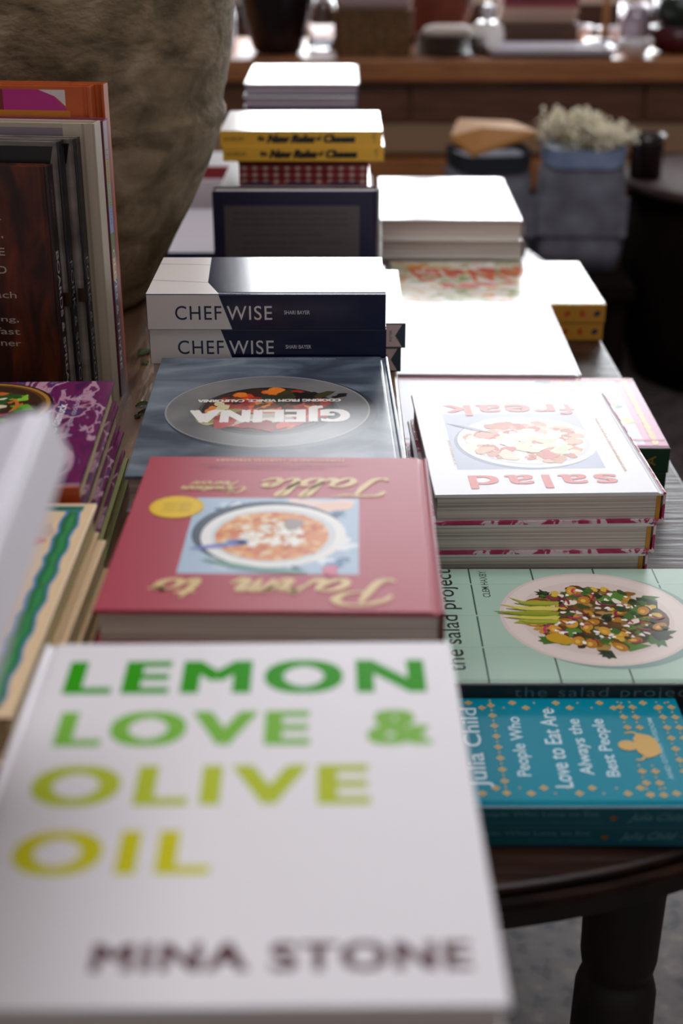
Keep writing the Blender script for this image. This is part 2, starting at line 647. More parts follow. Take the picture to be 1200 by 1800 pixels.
LZ = .026
lem = book('lettered_cookbook', 'white hardcover with big green and yellow block letters, nearest the front', (-.048, .501, TOP + 3 * LZ), .7, .214, .260, LZ, LEMON_COVER, art=lemon_art)
for i, lab in enumerate(('white hardcover directly under the nearest green-lettered one', 'white hardcover third down in the nearest stack', 'white hardcover at the bottom of the nearest stack')):
    copy_thing(lem, (-.050, .499, TOP + (2 - i) * LZ), (0, 0, R(.4)), lab)

# ------------------------------------------------------------------ rose red book
ROSE = ink('#a93a4c', .42)
ROSE_D = ink('#8a2238', .42)


def parm_art(A, w, l):
    cream = '#d9bf86'
    # picture: blue cloth with a bowl of rice
    px0, px1, py0, py1 = .245 * w, .79 * w, .315 * l, .80 * l
    A.rect(px0, py0, px1, py1, '#a9bfd2')
    for _ in range(70):
        x, y = rnd.uniform(px0 + .006, px1 - .006), rnd.uniform(py0 + .006, py1 - .006)
        A.blob(x, y, rnd.uniform(.002, .0055), rnd.choice(['#5f86ae', '#e6ecf0', '#7fa4c0', '#c4d3de', '#39597e']), .4, 9, 1.6)
    A.stroke([(.26 * w, .34 * l), (.36 * w, .36 * l), (.48 * w, .33 * l)], .012, '#e8cfc6')
    A.blob(.335 * w, .375 * l, .0085, '#e6c2b0', .2, 12, 1.7, .3)
    cx, cy, r = .515 * w, .565 * l, .0475
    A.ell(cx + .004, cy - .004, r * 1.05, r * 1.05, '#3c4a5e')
    A.ell(cx, cy, r, r, '#e9e9e4')
    A.ell(cx, cy, r * .86, r * .86, '#cfd5d6')
    A.ell(cx + .001, cy + .001, r * .78, r * .78, '#d98a52')
    for _ in range(150):
        a, q = rnd.uniform(0, 6.28), r * .76 * rnd.random() ** .5
        A.blob(cx + q * math.cos(a), cy + q * math.sin(a), rnd.uniform(.0012, .003), rnd.choice(['#e3a164', '#d0703c', '#e9bd85', '#c75c34', '#e8c99a']), .3, 8, 1.5)
    for _ in range(60):
        a, q = rnd.uniform(0, 6.28), r * .42 * rnd.random() ** .5
        A.blob(cx + q * math.cos(a) * 1.2, cy - .002 + q * math.sin(a), rnd.uniform(.001, .004), rnd.choice(['#f1eee2', '#e6dfce', '#f4f1e8']), .4, 9)
    A.blob(cx - .012, cy - .016, .008, '#9a8a86', .4, 10)
    A.stroke([(cx + .03, cy + .010), (cx + .018, cy + .012), (cx + .052, cy + .022)], .006, '#6f7fc0')
    A.stroke([(.40 * w, .79 * l), (.55 * w, .775 * l), (.72 * w, .72 * l)], .006, '#6c9a8c')
    A.blob(.33 * w, .78 * l, .006, '#d06a86', .4)
    # lettering
    script(A, 'Parm', (.150 * w, .832 * l), .0150, .0046, cream, .25, 1.18)
    script(A, 'to', (.70 * w, .835 * l), .0135, .0045, cream, .25, 1.1)
    script(A, 'Table', (.150 * w, .172 * l), .0150, .0042, cream, .25, 1.1)
    script(A, 'Christian', (.63 * w, .236 * l), .0050, .0018, cream, .25, 1.05)
    A.text('Petroni', (.66 * w, .196 * l), (.15 * w, 0), (0, .034 * l), cream, .02, .15)
    A.text('FOREWORD BY MARTHA STEWART', (.30 * w, .022 * l), (.46 * w, 0), (0, .014 * l), cream, .01)
    A.text('EVERYDAY MEALS FOR EVERYBODY TO ENJOY', (.28 * w, .060 * l), (.54 * w, 0), (0, .012 * l), '#7a2436', .005)
    A.text('WITH HEART AND SOUL AT HOME', (.36 * w, .085 * l), (.42 * w, 0), (0, .012 * l), '#7a2436', .005)
    # round seal
    A.ell(.848 * w, .385 * l, .0185, .0185, '#e0b818')
    A.ell(.848 * w, .385 * l, .0170, .0170, '#d3a80e')
    A.ell(.848 * w, .385 * l, .0163, .0163, '#e6c022')
    for k in range(4):
        A.text('CHEF HOST', (.80 * w, (.355 + .018 * k) * l), (.095 * w, 0), (0, .010 * l), '#8f6c10', .01)


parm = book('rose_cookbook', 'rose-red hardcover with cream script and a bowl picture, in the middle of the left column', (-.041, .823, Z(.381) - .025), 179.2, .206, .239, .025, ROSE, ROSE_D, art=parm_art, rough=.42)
book('yellow_cookbook', 'yellow and dark red hardcover showing a thin edge under the rose-red book', (-.041, .820, Z(.381) - .025 - .029), 179.2, .206, .241, .029, ink('#c7a21c', .4), ink('#8f1d2c', .4), ink('#8f1d2c', .4))
book('maroon_cookbook', 'dark maroon hardcover at the bottom of the rose-red book\'s stack', (-.045, .828, TOP), 179.6, .206, .236, .030, ink('#5a1f26', .4))

# ------------------------------------------------------------------ slate grey book with plate
SLATE = noise_mat('slate_print', [(.25, '#2c323e'), (.45, '#434c59'), (.58, '#616c78'), (.75, '#828c96')], 14, 10, (1, 1.6, 1), .3, .7)
PLATEM = noise_mat('grey_plate_print', [(.3, '#5d5e60'), (.7, '#7e7d7c')], 22, 6, rough=.28)


def gjel_art(A, w, l):
    cx, cy, r = .513 * w, .497 * l, .0872
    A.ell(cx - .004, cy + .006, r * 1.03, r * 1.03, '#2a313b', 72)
    A.ell(cx, cy, r, r, '#98989a', 72)
    A.ell(cx, cy, r * .985, r * .985, PLATEM, 72)
    bx, by, br = .510 * w, .497 * l, .0565
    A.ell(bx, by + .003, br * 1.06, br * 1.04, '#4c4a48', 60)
    A.ell(bx, by, br, br, '#1d1712', 60)
    A.ell(bx, by, br * .95, br * .95, '#3a2115', 60)
    reds = ['#b4341a', '#c9421c', '#8e2413', '#d6591f', '#a02c1c', '#e07a22']
    for _ in range(46):
        a, q = rnd.uniform(0, 6.28), br * .82 * rnd.random() ** .5
        A.blob(bx + q * math.cos(a), by + q * math.sin(a), rnd.uniform(.004, .011), rnd.choice(reds), .4, 16, 1.4)
    for _ in range(26):
        a, q = rnd.uniform(0, 6.28), br * .8 * rnd.random() ** .5
        A.blob(bx + q * math.cos(a), by + q * math.sin(a), rnd.uniform(.002, .006), rnd.choice(['#2a1710', '#4a2a16', '#1c120e', '#6a3a14', '#e08a2c']), .5, 14, 1.9)
    # greens charred at the head, pale egg and yolk
    for k in range(16):
        A.blob(bx - .018 + rnd.gauss(0, .016), by - .026 + rnd.gauss(0, .006), rnd.uniform(.004, .009), rnd.choice(['#20201a', '#2f3220', '#171512', '#3c3a1e']), .5, 14, 1.8)
    for k in range(10):
        A.blob(bx + .042 + rnd.gauss(0, .004), by + .012 + rnd.gauss(0, .010), rnd.uniform(.003, .007), rnd.choice(['#cfc79a', '#b9ae62', '#e2dcc0', '#8f9040']), .5, 12, 1.3)
    A.blob(bx + .006, by + .026, .016, '#bdb7a6', .35, 18, 1.5, .1)
    A.blob(bx + .004, by + .028, .008, '#dcd7c8', .35, 14, 1.5, .1)
    A.blob(bx + .036, by + .030, .011, '#b44a48', .3, 16, 1.2)
    for k in range(14):
        a = rnd.uniform(.3, 2.8)
        A.blob(bx + br * .72 * math.cos(a), by + br * .72 * math.sin(a), rnd.uniform(.004, .008), rnd.choice(reds[:3]), .4, 14, 1.5)
    A.text('GJELINA', (.198 * w, .474 * l), (.612 * w, 0), (0, .130 * l), '#e9e4de', .0, heavy=.06, spacing=1.12)
    A.text('COOKING FROM VENICE, CALIFORNIA', (.222 * w, .408 * l), (.575 * w, 0), (0, .026 * l), '#e4ddd6', .0, heavy=.06)
    A.text('TRAVIS LETT  /  PHOTOGRAPHS BY MICHAEL GRAYDON AND NIKOLE HERRIOTT', (.232 * w, .017 * l), (.536 * w, 0), (0, .010 * l), '#a9adb2', .01)


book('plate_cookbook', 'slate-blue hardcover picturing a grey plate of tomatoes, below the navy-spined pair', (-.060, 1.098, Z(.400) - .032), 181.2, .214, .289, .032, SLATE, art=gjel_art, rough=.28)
book('slate_cookbook', 'grey hardcover under the tomato-plate book, its pale pages showing', (-.0555, 1.100, TOP), 181.6, .216, .286, .033, SLATE)

# ------------------------------------------------------------------ navy and white spined pair
OFFW = ink('#d9d2cc', .3)
NAVY = ink('#131a3a', .16)
OFFC = ink('#d9d2cc', .3)


def chef_art(A, w, l):
    A.rough = .3
    tip = (.30 * w, .757 * l)
    A.poly([(.012 * w, l), (.012 * w, .695 * l), tip, (.985 * w, .78 * l), (.985 * w, l)], '#d9d2cc')
    A.stroke([(.36 * w, .998 * l), (.30 * w, .757 * l)], .0011, '#232a4a', taper=False)
    A.stroke([(.80 * w, .998 * l), (.77 * w, .768 * l)], .0011, '#232a4a', taper=False)
    A.rough = .16
    A.text('CHEF', (.97 * w, .60 * l), (-.16 * w, 0), (0, -.20 * l), '#8f90a6', .01)
    A.text('WISE', (.97 * w, .34 * l), (-.16 * w, 0), (0, -.20 * l), '#8f90a6', .01)


def chef_spine(A, L, T):
    A.rough = .3
    A.poly([(.0005, .0004), (.356 * L, .0004), (.303 * L, T - .0004), (.0005, T - .0004)], '#d9d2cc')
    A.rough = .3
    A.text('CHEF', (.119 * L, .28 * T), (.194 * L, 0), (0, .40 * T), '#1b2040', .004, spacing=1.12)
    A.text('WISE', (.336 * L, .28 * T), (.189 * L, 0), (0, .40 * T), '#d9d2d2', .004, spacing=1.12)
    A.text('SHARI BAYER', (.575 * L, .44 * T), (.108 * L, 0), (0, .11 * T), '#d0ccd8', .01)


ct = .034
chef = book('navy_spined_book', 'upper of two navy and white spined books lettered in capitals, glossy top', (-.0706, 1.318, Z(.340) - ct), 90, .145, .224, ct, NAVY, NAVY, OFFC, art=chef_art, spine_art=chef_spine, bulge=0, board=.002)
copy_thing(chef, (-.0697, 1.3195, Z(.340) - 2 * ct), (0, 0, R(90)), 'lower of two navy and white spined books, resting just behind the tomato-plate book')
b3 = TOP
pale = book('pale_cookbook', 'pale cream book below the navy-spined pair, only its left end showing', (-.069, 1.322, TOP + .0285), 90, .145, .221, .0285, OFFW)
copy_thing(pale, (-.068, 1.322, TOP), (0, 0, R(90)), 'pale cream book at the bottom of the navy-spined pair\'s stack')

# ------------------------------------------------------------------ pennant-spined pair
TEAL = ink('#16303a', .3)
PALEBLUE = ink('#dfe4ec', .2)


def pot_spine(A, L, T):
    A.poly([(.55 * L, .0015), (L - .004, .0015), (L - .011, T * .5), (L - .004, T - .0015), (.55 * L, T - .0015)], '#b9a8a4')
    A.text('POTTER', (L - .0145, .26 * T), (0, .46 * T), (-.0026, 0), '#3a3436', .02)


def pot_art(A, w, l):
    A.rough = .2
    A.rect(.014, 0.001, w - .001, l - .001, '#e3e7ee')
    A.rect(.004, 0.001, .0065, l - .001, '#1f4d4a')


pt = .027
pot = book('pennant_spined_book', 'upper pale book with a pennant on its dark spine, right of the navy pair', (-.0275, 1.5045, TOP + pt), 90, .225, .19, pt, PALEBLUE, TEAL, TEAL, art=pot_art, spine_art=pot_spine, soft=True)
copy_thing(pot, (-.0318, 1.5065, TOP), (0, 0, R(90)), 'lower pale book with a pennant on its dark spine, right of the navy pair')

# ------------------------------------------------------------------ books standing upright at the left
MAHOG = noise_mat('butcher_block_print', [(.28, '#1a0907'), (.45, '#35140c'), (.58, '#5a2412'), (.75, '#7a3a1a')], 7, 8, (6, 1.6, 1), .34, .8)
COVER_GREY = noise_mat('grey_linen_print', [(.3, '#5b544e'), (.7, '#9a918a')], 6, 6, (2, 6, 2), .3, .5)
TURN = R(7)                      # the row is turned a little so its spines face the aisle
up = (R(90), 0, PI - TURN)


def standing(name, label, xr, y0, w, l, t, front, spine, back, pages=None, back_art=None, spine_art=None, bulge=0, lean=0, rough=.33, group=None):
    book.back_art = back_art
    e = up
    o = book(name, label, (xr - w / 2 * math.cos(TURN), y0 + w / 2 * math.sin(TURN), TOP + l / 2), 0, w, l, t, front, spine, back, pages, spine_art=spine_art, bulge=bulge, euler=e, rough=rough, group=group)
    return o


def bs_back(A, w, l):
    # seen from the camera: u runs left to right across the back cover
    for k, (tx, y, ww, h) in enumerate((('A BOOK', .80, .22, .030), ('OF SHARED,', .73, .34, .030), ('SIMPLE', .665, .22, .030), ('BOARDS AND', .595, .40, .030))):
        A.text(tx, ((.765 - ww) * w, y * l), (ww * w, 0), (0, h * l), '#b9aca4', .01)
    for tx, y, ww in (('for each', .50, .26), ('evening,', .40, .26), ('breakfast', .355, .30), ('and dinner', .308, .32)):
        A.text(tx, ((.80 - ww) * w, y * l), (ww * w, 0), (0, .026 * l), '#b3a49b', .005)


def bs_spine(A, L, T):
    A.text('BOARDS & SPREADS', (.32 * L, .28 * T), (.60 * L, 0), (0, .44 * T), '#b9b2b0', .01)
    A.text('YASMIN', (.06 * L, .38 * T), (.13 * L, 0), (0, .22 * T), '#6b5a56', .01)


XB = -.263
YB = 1.240


def lemon_spine(A, L, T):
    A.rect(.004, .001, .40 * L, T - .001, '#15151a')
    A.rect(.0 * L + .004, T * .05, .04 * L, T * .95, '#0d0d10')
    A.text('FORK & SPOON', (.42 * L, .25 * T), (.5 * L, 0), (0, .5 * T), '#8b8a90', -.008)


def bowl_back(A, w, l):
    A.rect(.005, .005, w - .012, l - .004, '#8a827a')
    A.poly([(w * .10, l - .004), (w * .50, l - .004), (w * .52, l - .022), (w * .50, l - .034), (w * .12, l - .034)], '#d8d2cc')
    A.poly([(w * .52, l - .004), (w * .97, l - .004), (w * .95, l - .022), (w * .86, l - .036), (w * .74, l - .040), (w * .62, l - .036), (w * .54, l - .022)], '#0d0b0b')
    A.stroke([(w * .52, l - .006), (w * .55, l - .026), (w * .63, l - .040), (w * .75, l - .045)], .006, '#8d7a34')
    A.rect(w * .955, .42 * l, w - .001, .47 * l, '#3a2416')
    A.poly([(w * .60, .006), (w * .99, .006), (w * .99, .05 * l), (w * .8, .07 * l), (w * .65, .04 * l)], '#14110f')


def book_row():
    d = YB
    standing('wooden_covered_book', 'upright book with dark wood-block cover and white words, front of the standing row', XB, d, .20, .243, .016, MAHOG, ink('#2a1c1c', .3), MAHOG, back_art=bs_back, spine_art=bs_spine)
    d += .0175
    a = standing('bowl_covered_book', 'upright grey book with a black bowl on its cover, just behind the wood-block one', XB + .009, d, .205, .262, .0145, COVER_GREY, ink('#17171b', .25), COVER_GREY, back_art=bowl_back, spine_art=lemon_spine)
    d += .016
    copy_thing(a, (a.location.x + .012, a.location.y + .016, a.location.z), up, 'second upright black-spined grey book, in front of the thick cream one')
    d += .0165
    CREAMC = ink('#b3a692', .4)

    def cream_back(A, w, l):
        A.rect(.004, .004, w - .030, l - .004, '#8a7d86')
        for k in range(26):
            A.blob(w - .034 - rnd.random() * .02, rnd.uniform(.02, .9) * l, rnd.uniform(.003, .009), rnd.choice(['#b07f2c', '#6d2a1c', '#c79a45', '#39406a', '#8a5a8a']), .4)
        A.rect(w - .030, .0, w - .002, l, '#c0b39f')
        A.rect(w - .012, .0, w - .0095, l, '#a89b88')
    c = standing('cream_cookbook', 'upright cream hardcover with a wide plain strip beside a small print, mid standing row', XB + .036, d, .225, .273, .022, CREAMC, CREAMC, CREAMC, back_art=cream_back)
    d += .0235

    def colour_spine(A, L, T):
        y = 0
        for h, col in ((.13, '#9c8d92'), (.08, '#a58a2a'), (.09, '#93a272'), (.09, '#8a9cc8'), (.09, '#5f7a3c'), (.08, '#c7a23a'), (.08, '#232c5c'), (.36, '#3a2c34')):
            A.rect(max(y * L, .001), .0008, min((y + h) * L, L - .001), T * .62, col)
            y += h
        A.rect(.001, T * .62, L - .001, T - .0008, '#7c2f4a')
        A.text('OLIVES & THYME', (.45 * L, .2 * T), (.45 * L, 0), (0, .35 * T), '#d9d0cc', .01)
        A.text('LEMONS, ONIONS', (.10 * L, .25 * T), (.26 * L, 0), (0, .22 * T), '#4a3c3c', .0)
    standing('striped_spine_book', 'upright book with a spine of stacked colour blocks, behind the cream one', XB + .040, d, .225, .272, .020, ink('#7c2f4a', .35), ink('#6b2b42', .35), ink('#a79a90', .35), spine_art=colour_spine)
    d += .022
    ORANGE = ink('#b6501a', .35)

    def orange_back(A, w, l):
        A.rect(.004, .004, w - .02, l - .03, '#6a1a1a')
        A.rect(.004, l - .022, w - .07, l - .003, '#6f1418')
        A.poly([(w - .085, l - .003), (w - .05, l - .003), (w - .035, l - .009), (w - .022, l - .022), (w - .085, l - .022)], '#b01a78')
        A.poly([(w - .024, l - .003), (w - .05, l - .003), (w - .034, l - .009), (w - .024, l - .018)], '#cfc4c0')
        A.rect(.004, l - .028, w - .02, l - .022, '#c0781c')
    q = standing('orange_cookbook', 'tall orange hardcover with a dark red and magenta cover, upright behind the colour-block spine', XB + .026, d, .23, .300, .017, ORANGE, ORANGE, ORANGE, back_art=orange_back)
    d += .0185
    copy_thing(q, (q.location.x + .010, q.location.y + .0185, q.location.z), up, 'rearmost orange hardcover in the standing row, against the big clay urn')


book_row()

# ------------------------------------------------------------------ purple stack lying at the left
TIEDYE = noise_mat('tie_dye_print', [(.26, '#231d46'), (.36, '#451648'), (.44, '#701850'), (.50, '#561a50'), (.535, '#b48ca0'), (.575, '#b88a9c'), (.60, '#6c1a4e'), (.68, '#403e72'), (.8, '#c0a090')], 14, 5, (1, 2.2, 1), .3, 1.2)


def purple_art(A, w, l):
    cx, cy, r = .735 * w, .395 * l, .057
    A.ell(cx, cy, r * 1.04, r * 1.04, '#2d1a12')
    A.ell(cx, cy, r, r, '#a9772e')
    A.ell(cx, cy, r * .94, r * .94, '#5f3c1c')
    A.ell(cx, cy, r * .88, r * .88, '#3a2414')
    for _ in range(26):
        a, q = rnd.uniform(0, 6.28), r * .7 * rnd.random() ** .5
        A.sprig(cx + q * math.cos(a), cy + q * math.sin(a), rnd.uniform(.006, .014), rnd.choice(['#3c7a1e', '#5fa02a', '#86b83c', '#27521a']))
    for _ in range(30):
        a, q = rnd.uniform(0, 6.28), r * .6 * rnd.random() ** .5
        A.blob(cx + q * math.cos(a), cy + q * math.sin(a), rnd.uniform(.002, .005), rnd.choice(['#d9cdb0', '#c4602c', '#e0d7c4', '#7a2c4a']), .4, 10, 1.5)
    for k in range(4):
        a = k * 1.4
        A.stroke([(cx + .03 * math.cos(a + t), cy + .03 * math.sin(a + t)) for t in (0, .4, .8, 1.2)], .003, '#c96a2a')
    A.text('jess damuck', (.41 * w, .112 * l), (.34 * w, 0), (0, .038 * l), '#e8e0e6', .02)
    A.text('a feel-good cookbook', (.41 * w, .080 * l), (.42 * w, 0), (0, .024 * l), '#c9b6cc', .0)


def purple_spine(A, L, T):
    A.rect(L * .62, .0005, L - .0008, T - .0005, '#b5481e')
    A.ell(L * .86, T * .5, .005, .005, '#d9b9a4', 18)
    A.text('ABRAMS', (L * .935, T * .2), (0, T * .6), (-.0022, 0), '#7c3016', .01)


pu = .021
purple = book('tie_dye_cookbook', 'top purple tie-dye hardcover with a bowl picture and orange spine, before the standing row', (-.320, .997, Z(.381) - pu), 92.5, .232, .26, pu, TIEDYE, ink('#a8431c', .35), TIEDYE, PAGE_CREAM, art=purple_art, spine_art=purple_spine, rough=.3)
copy_thing(purple, (-.3185, .995, Z(.381) - 2 * pu), (0, 0, R(92)), 'second purple tie-dye hardcover, below the top one with the orange spine')
copy_thing(purple, (-.3150, .988, Z(.381) - 3 * pu), (0, 0, R(91.6)), 'third purple tie-dye hardcover, above the cream-green book of its stack')
book('cream_green_book', 'cream book with greenish edges at the bottom of the purple stack', (-.3125, .980, TOP), 91.4, .23, .262, pu, ink('#8c8f5c', .4), ink('#8c8f5c', .4), pages=PAGE_CREAM)

# ------------------------------------------------------------------ cream stack with the green painted border
CREAM = ink('#e0c49c', .38)


def border_art(A, w, l):
    def band(off0, off1, c, jit):
        n = 26
        o, i = [], []
        pts = [(1 - off0, .05 + (.925 * k / n)) for k in range(n + 1)]
        A.poly([((1 - off0 + jit * math.sin(k * 1.7)) * w, (.04 + .935 * k / n) * l) for k in range(n + 1)] +
               [((1 - off1 + jit * math.sin(k * 2.3 + 1)) * w, (.04 + .935 * k / n) * l) for k in reversed(range(n + 1))], c)
    band(.034, .088, '#4a82b4', .005)
    band(.041, .080, '#1f6b3c', .006)
    band(.050, .064, '#2f8a4a', .005)
    for y0, y1, c in ((.952, .985, '#4a82b4'), (.957, .98, '#1f6b3c'), (.03, .062, '#4a82b4'), (.036, .057, '#1f6b3c')):
        A.rect(.03 * w, y0 * l, .965 * w, y1 * l, c)
    A.poly([(.60 * w, .08 * l), (.87 * w, .08 * l), (.80 * w, .5 * l), (.72 * w, .62 * l), (.6 * w, .62 * l)], '#e3b074')
    A.blob(.865 * w, .775 * l, .0065, '#c83a24', .3, 14)
    A.blob(.835 * w, .775 * l, .0055, '#c83a24', .3, 14)
    for k in range(16):
        A.blob(rnd.uniform(.55, .88) * w, rnd.uniform(.1, .93) * l, rnd.uniform(.003, .007), rnd.choice(['#6f8a34', '#8a9a44', '#d0783c', '#c9b0a0', '#9aa060']), .5, 12, 2)
    A.stroke([(.7 * w, .5 * l), (.78 * w, .62 * l), (.86 * w, .70 * l)], .004, '#8a8a3c')
    A.stroke([(.66 * w, .4 * l), (.72 * w, .55 * l), (.70 * w, .66 * l)], .003, '#8a8a3c')


cb = .025
cr = book('painted_border_book', 'top cream hardcover with a painted green and blue border, left of the rose-red book', (-.2865, .741, Z(.39) - cb), 0, .23, .274, cb, CREAM, ink('#d2b184', .4), CREAM, PAGE_CREAM, art=border_art, rough=.38)
copy_thing(cr, (-.282, .735, Z(.39) - 2 * cb), (0, 0, R(-.6)), 'second cream hardcover, directly beneath the one with the green painted border')
copy_thing(cr, (-.284, .730, Z(.39) - 3 * cb), (0, 0, R(-.2)), 'lowest cream hardcover of the green-bordered stack')

# ------------------------------------------------------------------ blurred white book at the left edge, tilted on a rest
book('white_ridged_book', 'tilted white hardcover with a ridged pinkish spine edge at the left margin', (-.2055, .425, 1.097), 0, .20, .235, .024, ink('#dcdae3', .4), ink('#d9d5de', .4), ink('#cf9aa8', .4), art=lambda A, w, l: [A.rect(x_, .001, x_ + .0022, l - .001, c_) for x_, c_ in ((.012, '#c4c2cc'), (.020, '#cfcdd6'), (.029, '#c2c0cb'), (.040, '#cdcbd4'))], euler=(0, R(17), R(180 + 3.5)))
mb = MB()
a0, a1 = -.3945, -.1595
mb.loft([[(a0, y, TOP), (a1, y, TOP), (a1, y, 1.1085), (a0, y, 1.0365)] for y in (.33, .50)], CRATE)
tag(mb.build('book_rest'), 'slanted wooden rest under the tilted white book at the left margin', 'book rest')

# ------------------------------------------------------------------ right hand stacks on the dark table
# small turquoise pair
TURQ = ink('#00879e', .3, 0, .25)


def julia_art(A, w, l):
    gold = '#d3ab62'
    wht = '#cfe3ea'
    for tx, x0, x1, y, h, b in (('Julia Child', .165, .895, .812, .088, .012), ('People Who', .262, .805, .648, .068, .01), ('Love to Eat Are', .165, .885, .515, .068, .01),
                                ('Always the', .272, .785, .408, .068, .01), ('Best People', .258, .785, .312, .066, .01)):
        A.text(tx, (x0 * w, y * l), ((x1 - x0) * w, 0), (0, h * l), wht, b)
    A.text('AND OTHER WISDOM', (.235 * w, .128 * l), (.56 * w, 0), (0, .02 * l), '#a9cdd4', .01)

    def flower(x, y, s=1.0):
        q = .0018 * s
        for dx, dy in ((q, 0), (-q, 0), (0, q), (0, -q)):
            A.ell(x + dx, y + dy, q * .72, q * .72, gold, 10)

    def dot(x, y):
        A.ell(x, y, .0009, .0009, gold, 10)
    cols = [(.77, .10, .93), (.20, .13, .93), (.08, .10, .93)]
    for yl in (.77,):
        for k in range(9):
            flower((.12 + .1 * k) * w, yl * l)
            dot((.17 + .1 * k) * w, yl * l)
    for k in range(11):
        for x in (.115, .945):
            y = (.05 + .09 * k) * l
            (flower if k % 2 else dot)(x * w, y)
            (dot if k % 2 else flower)((x + (.045 if x < .5 else -.05)) * w, y + .007)
    for y in (.03, .08, .19, .24):
        for k in range(9):
            x = .10 + .1 * k
            if y in (.19, .24) and .38 < x < .66:
                continue
            flower(x * w, y * l)
            dot((x + .05) * w, y * l + .001)
    # small standing figure, head towards the title
    A.ell(.53 * w, .262 * l, .0066, .0070, gold, 20)
    A.poly([(.47 * w, .232 * l), (.60 * w, .232 * l), (.645 * w, .205 * l), (.62 * w, .160 * l), (.57 * w, .140 * l), (.47 * w, .140 * l), (.435 * w, .165 * l), (.415 * w, .200 * l)], gold)
    A.stroke([(.61 * w, .205 * l), (.65 * w, .222 * l), (.645 * w, .262 * l)], .0020, gold)
    A.stroke([(.45 * w, .205 * l), (.405 * w, .222 * l), (.40 * w, .250 * l)], .0020, gold)


def julia_spine(A, L, T):
    A.text('People Who Love to Eat', (.11 * L, .52 * T), (.45 * L, 0), (0, .28 * T), '#5f8f96', .005)
    A.text('Are Always the Best People', (.13 * L, .16 * T), (.45 * L, 0), (0, .22 * T), '#3f7078', .0)
    A.text('Julia Child', (.665 * L, .26 * T), (.195 * L, 0), (0, .46 * T), '#5f8f96', .005, .12)
    A.blob(.615 * L, .48 * T, .0022, '#8a5a24', .3)
    A.blob(.93 * L, .48 * T, .0026, '#9a6a24', .3, asp=1.8, a=0)


jt = .017
TURQD = ink('#0a5a68', .34)
ju = book('turquoise_book', 'upper of two small turquoise hardcovers dotted with gold flowers, nearest the rounded table end', (.1635, .8305, LOW + jt), 90, .139, .185, jt, TURQ, TURQD, TURQ, art=julia_art, spine_art=julia_spine, rough=.27, board=.002)
copy_thing(ju, (.159, .832, LOW), (0, 0, R(90)), 'lower of two small turquoise hardcovers, lying right on the dark table')

# pale green salad plate book
MINT = ink('#a9c6b4', .33)


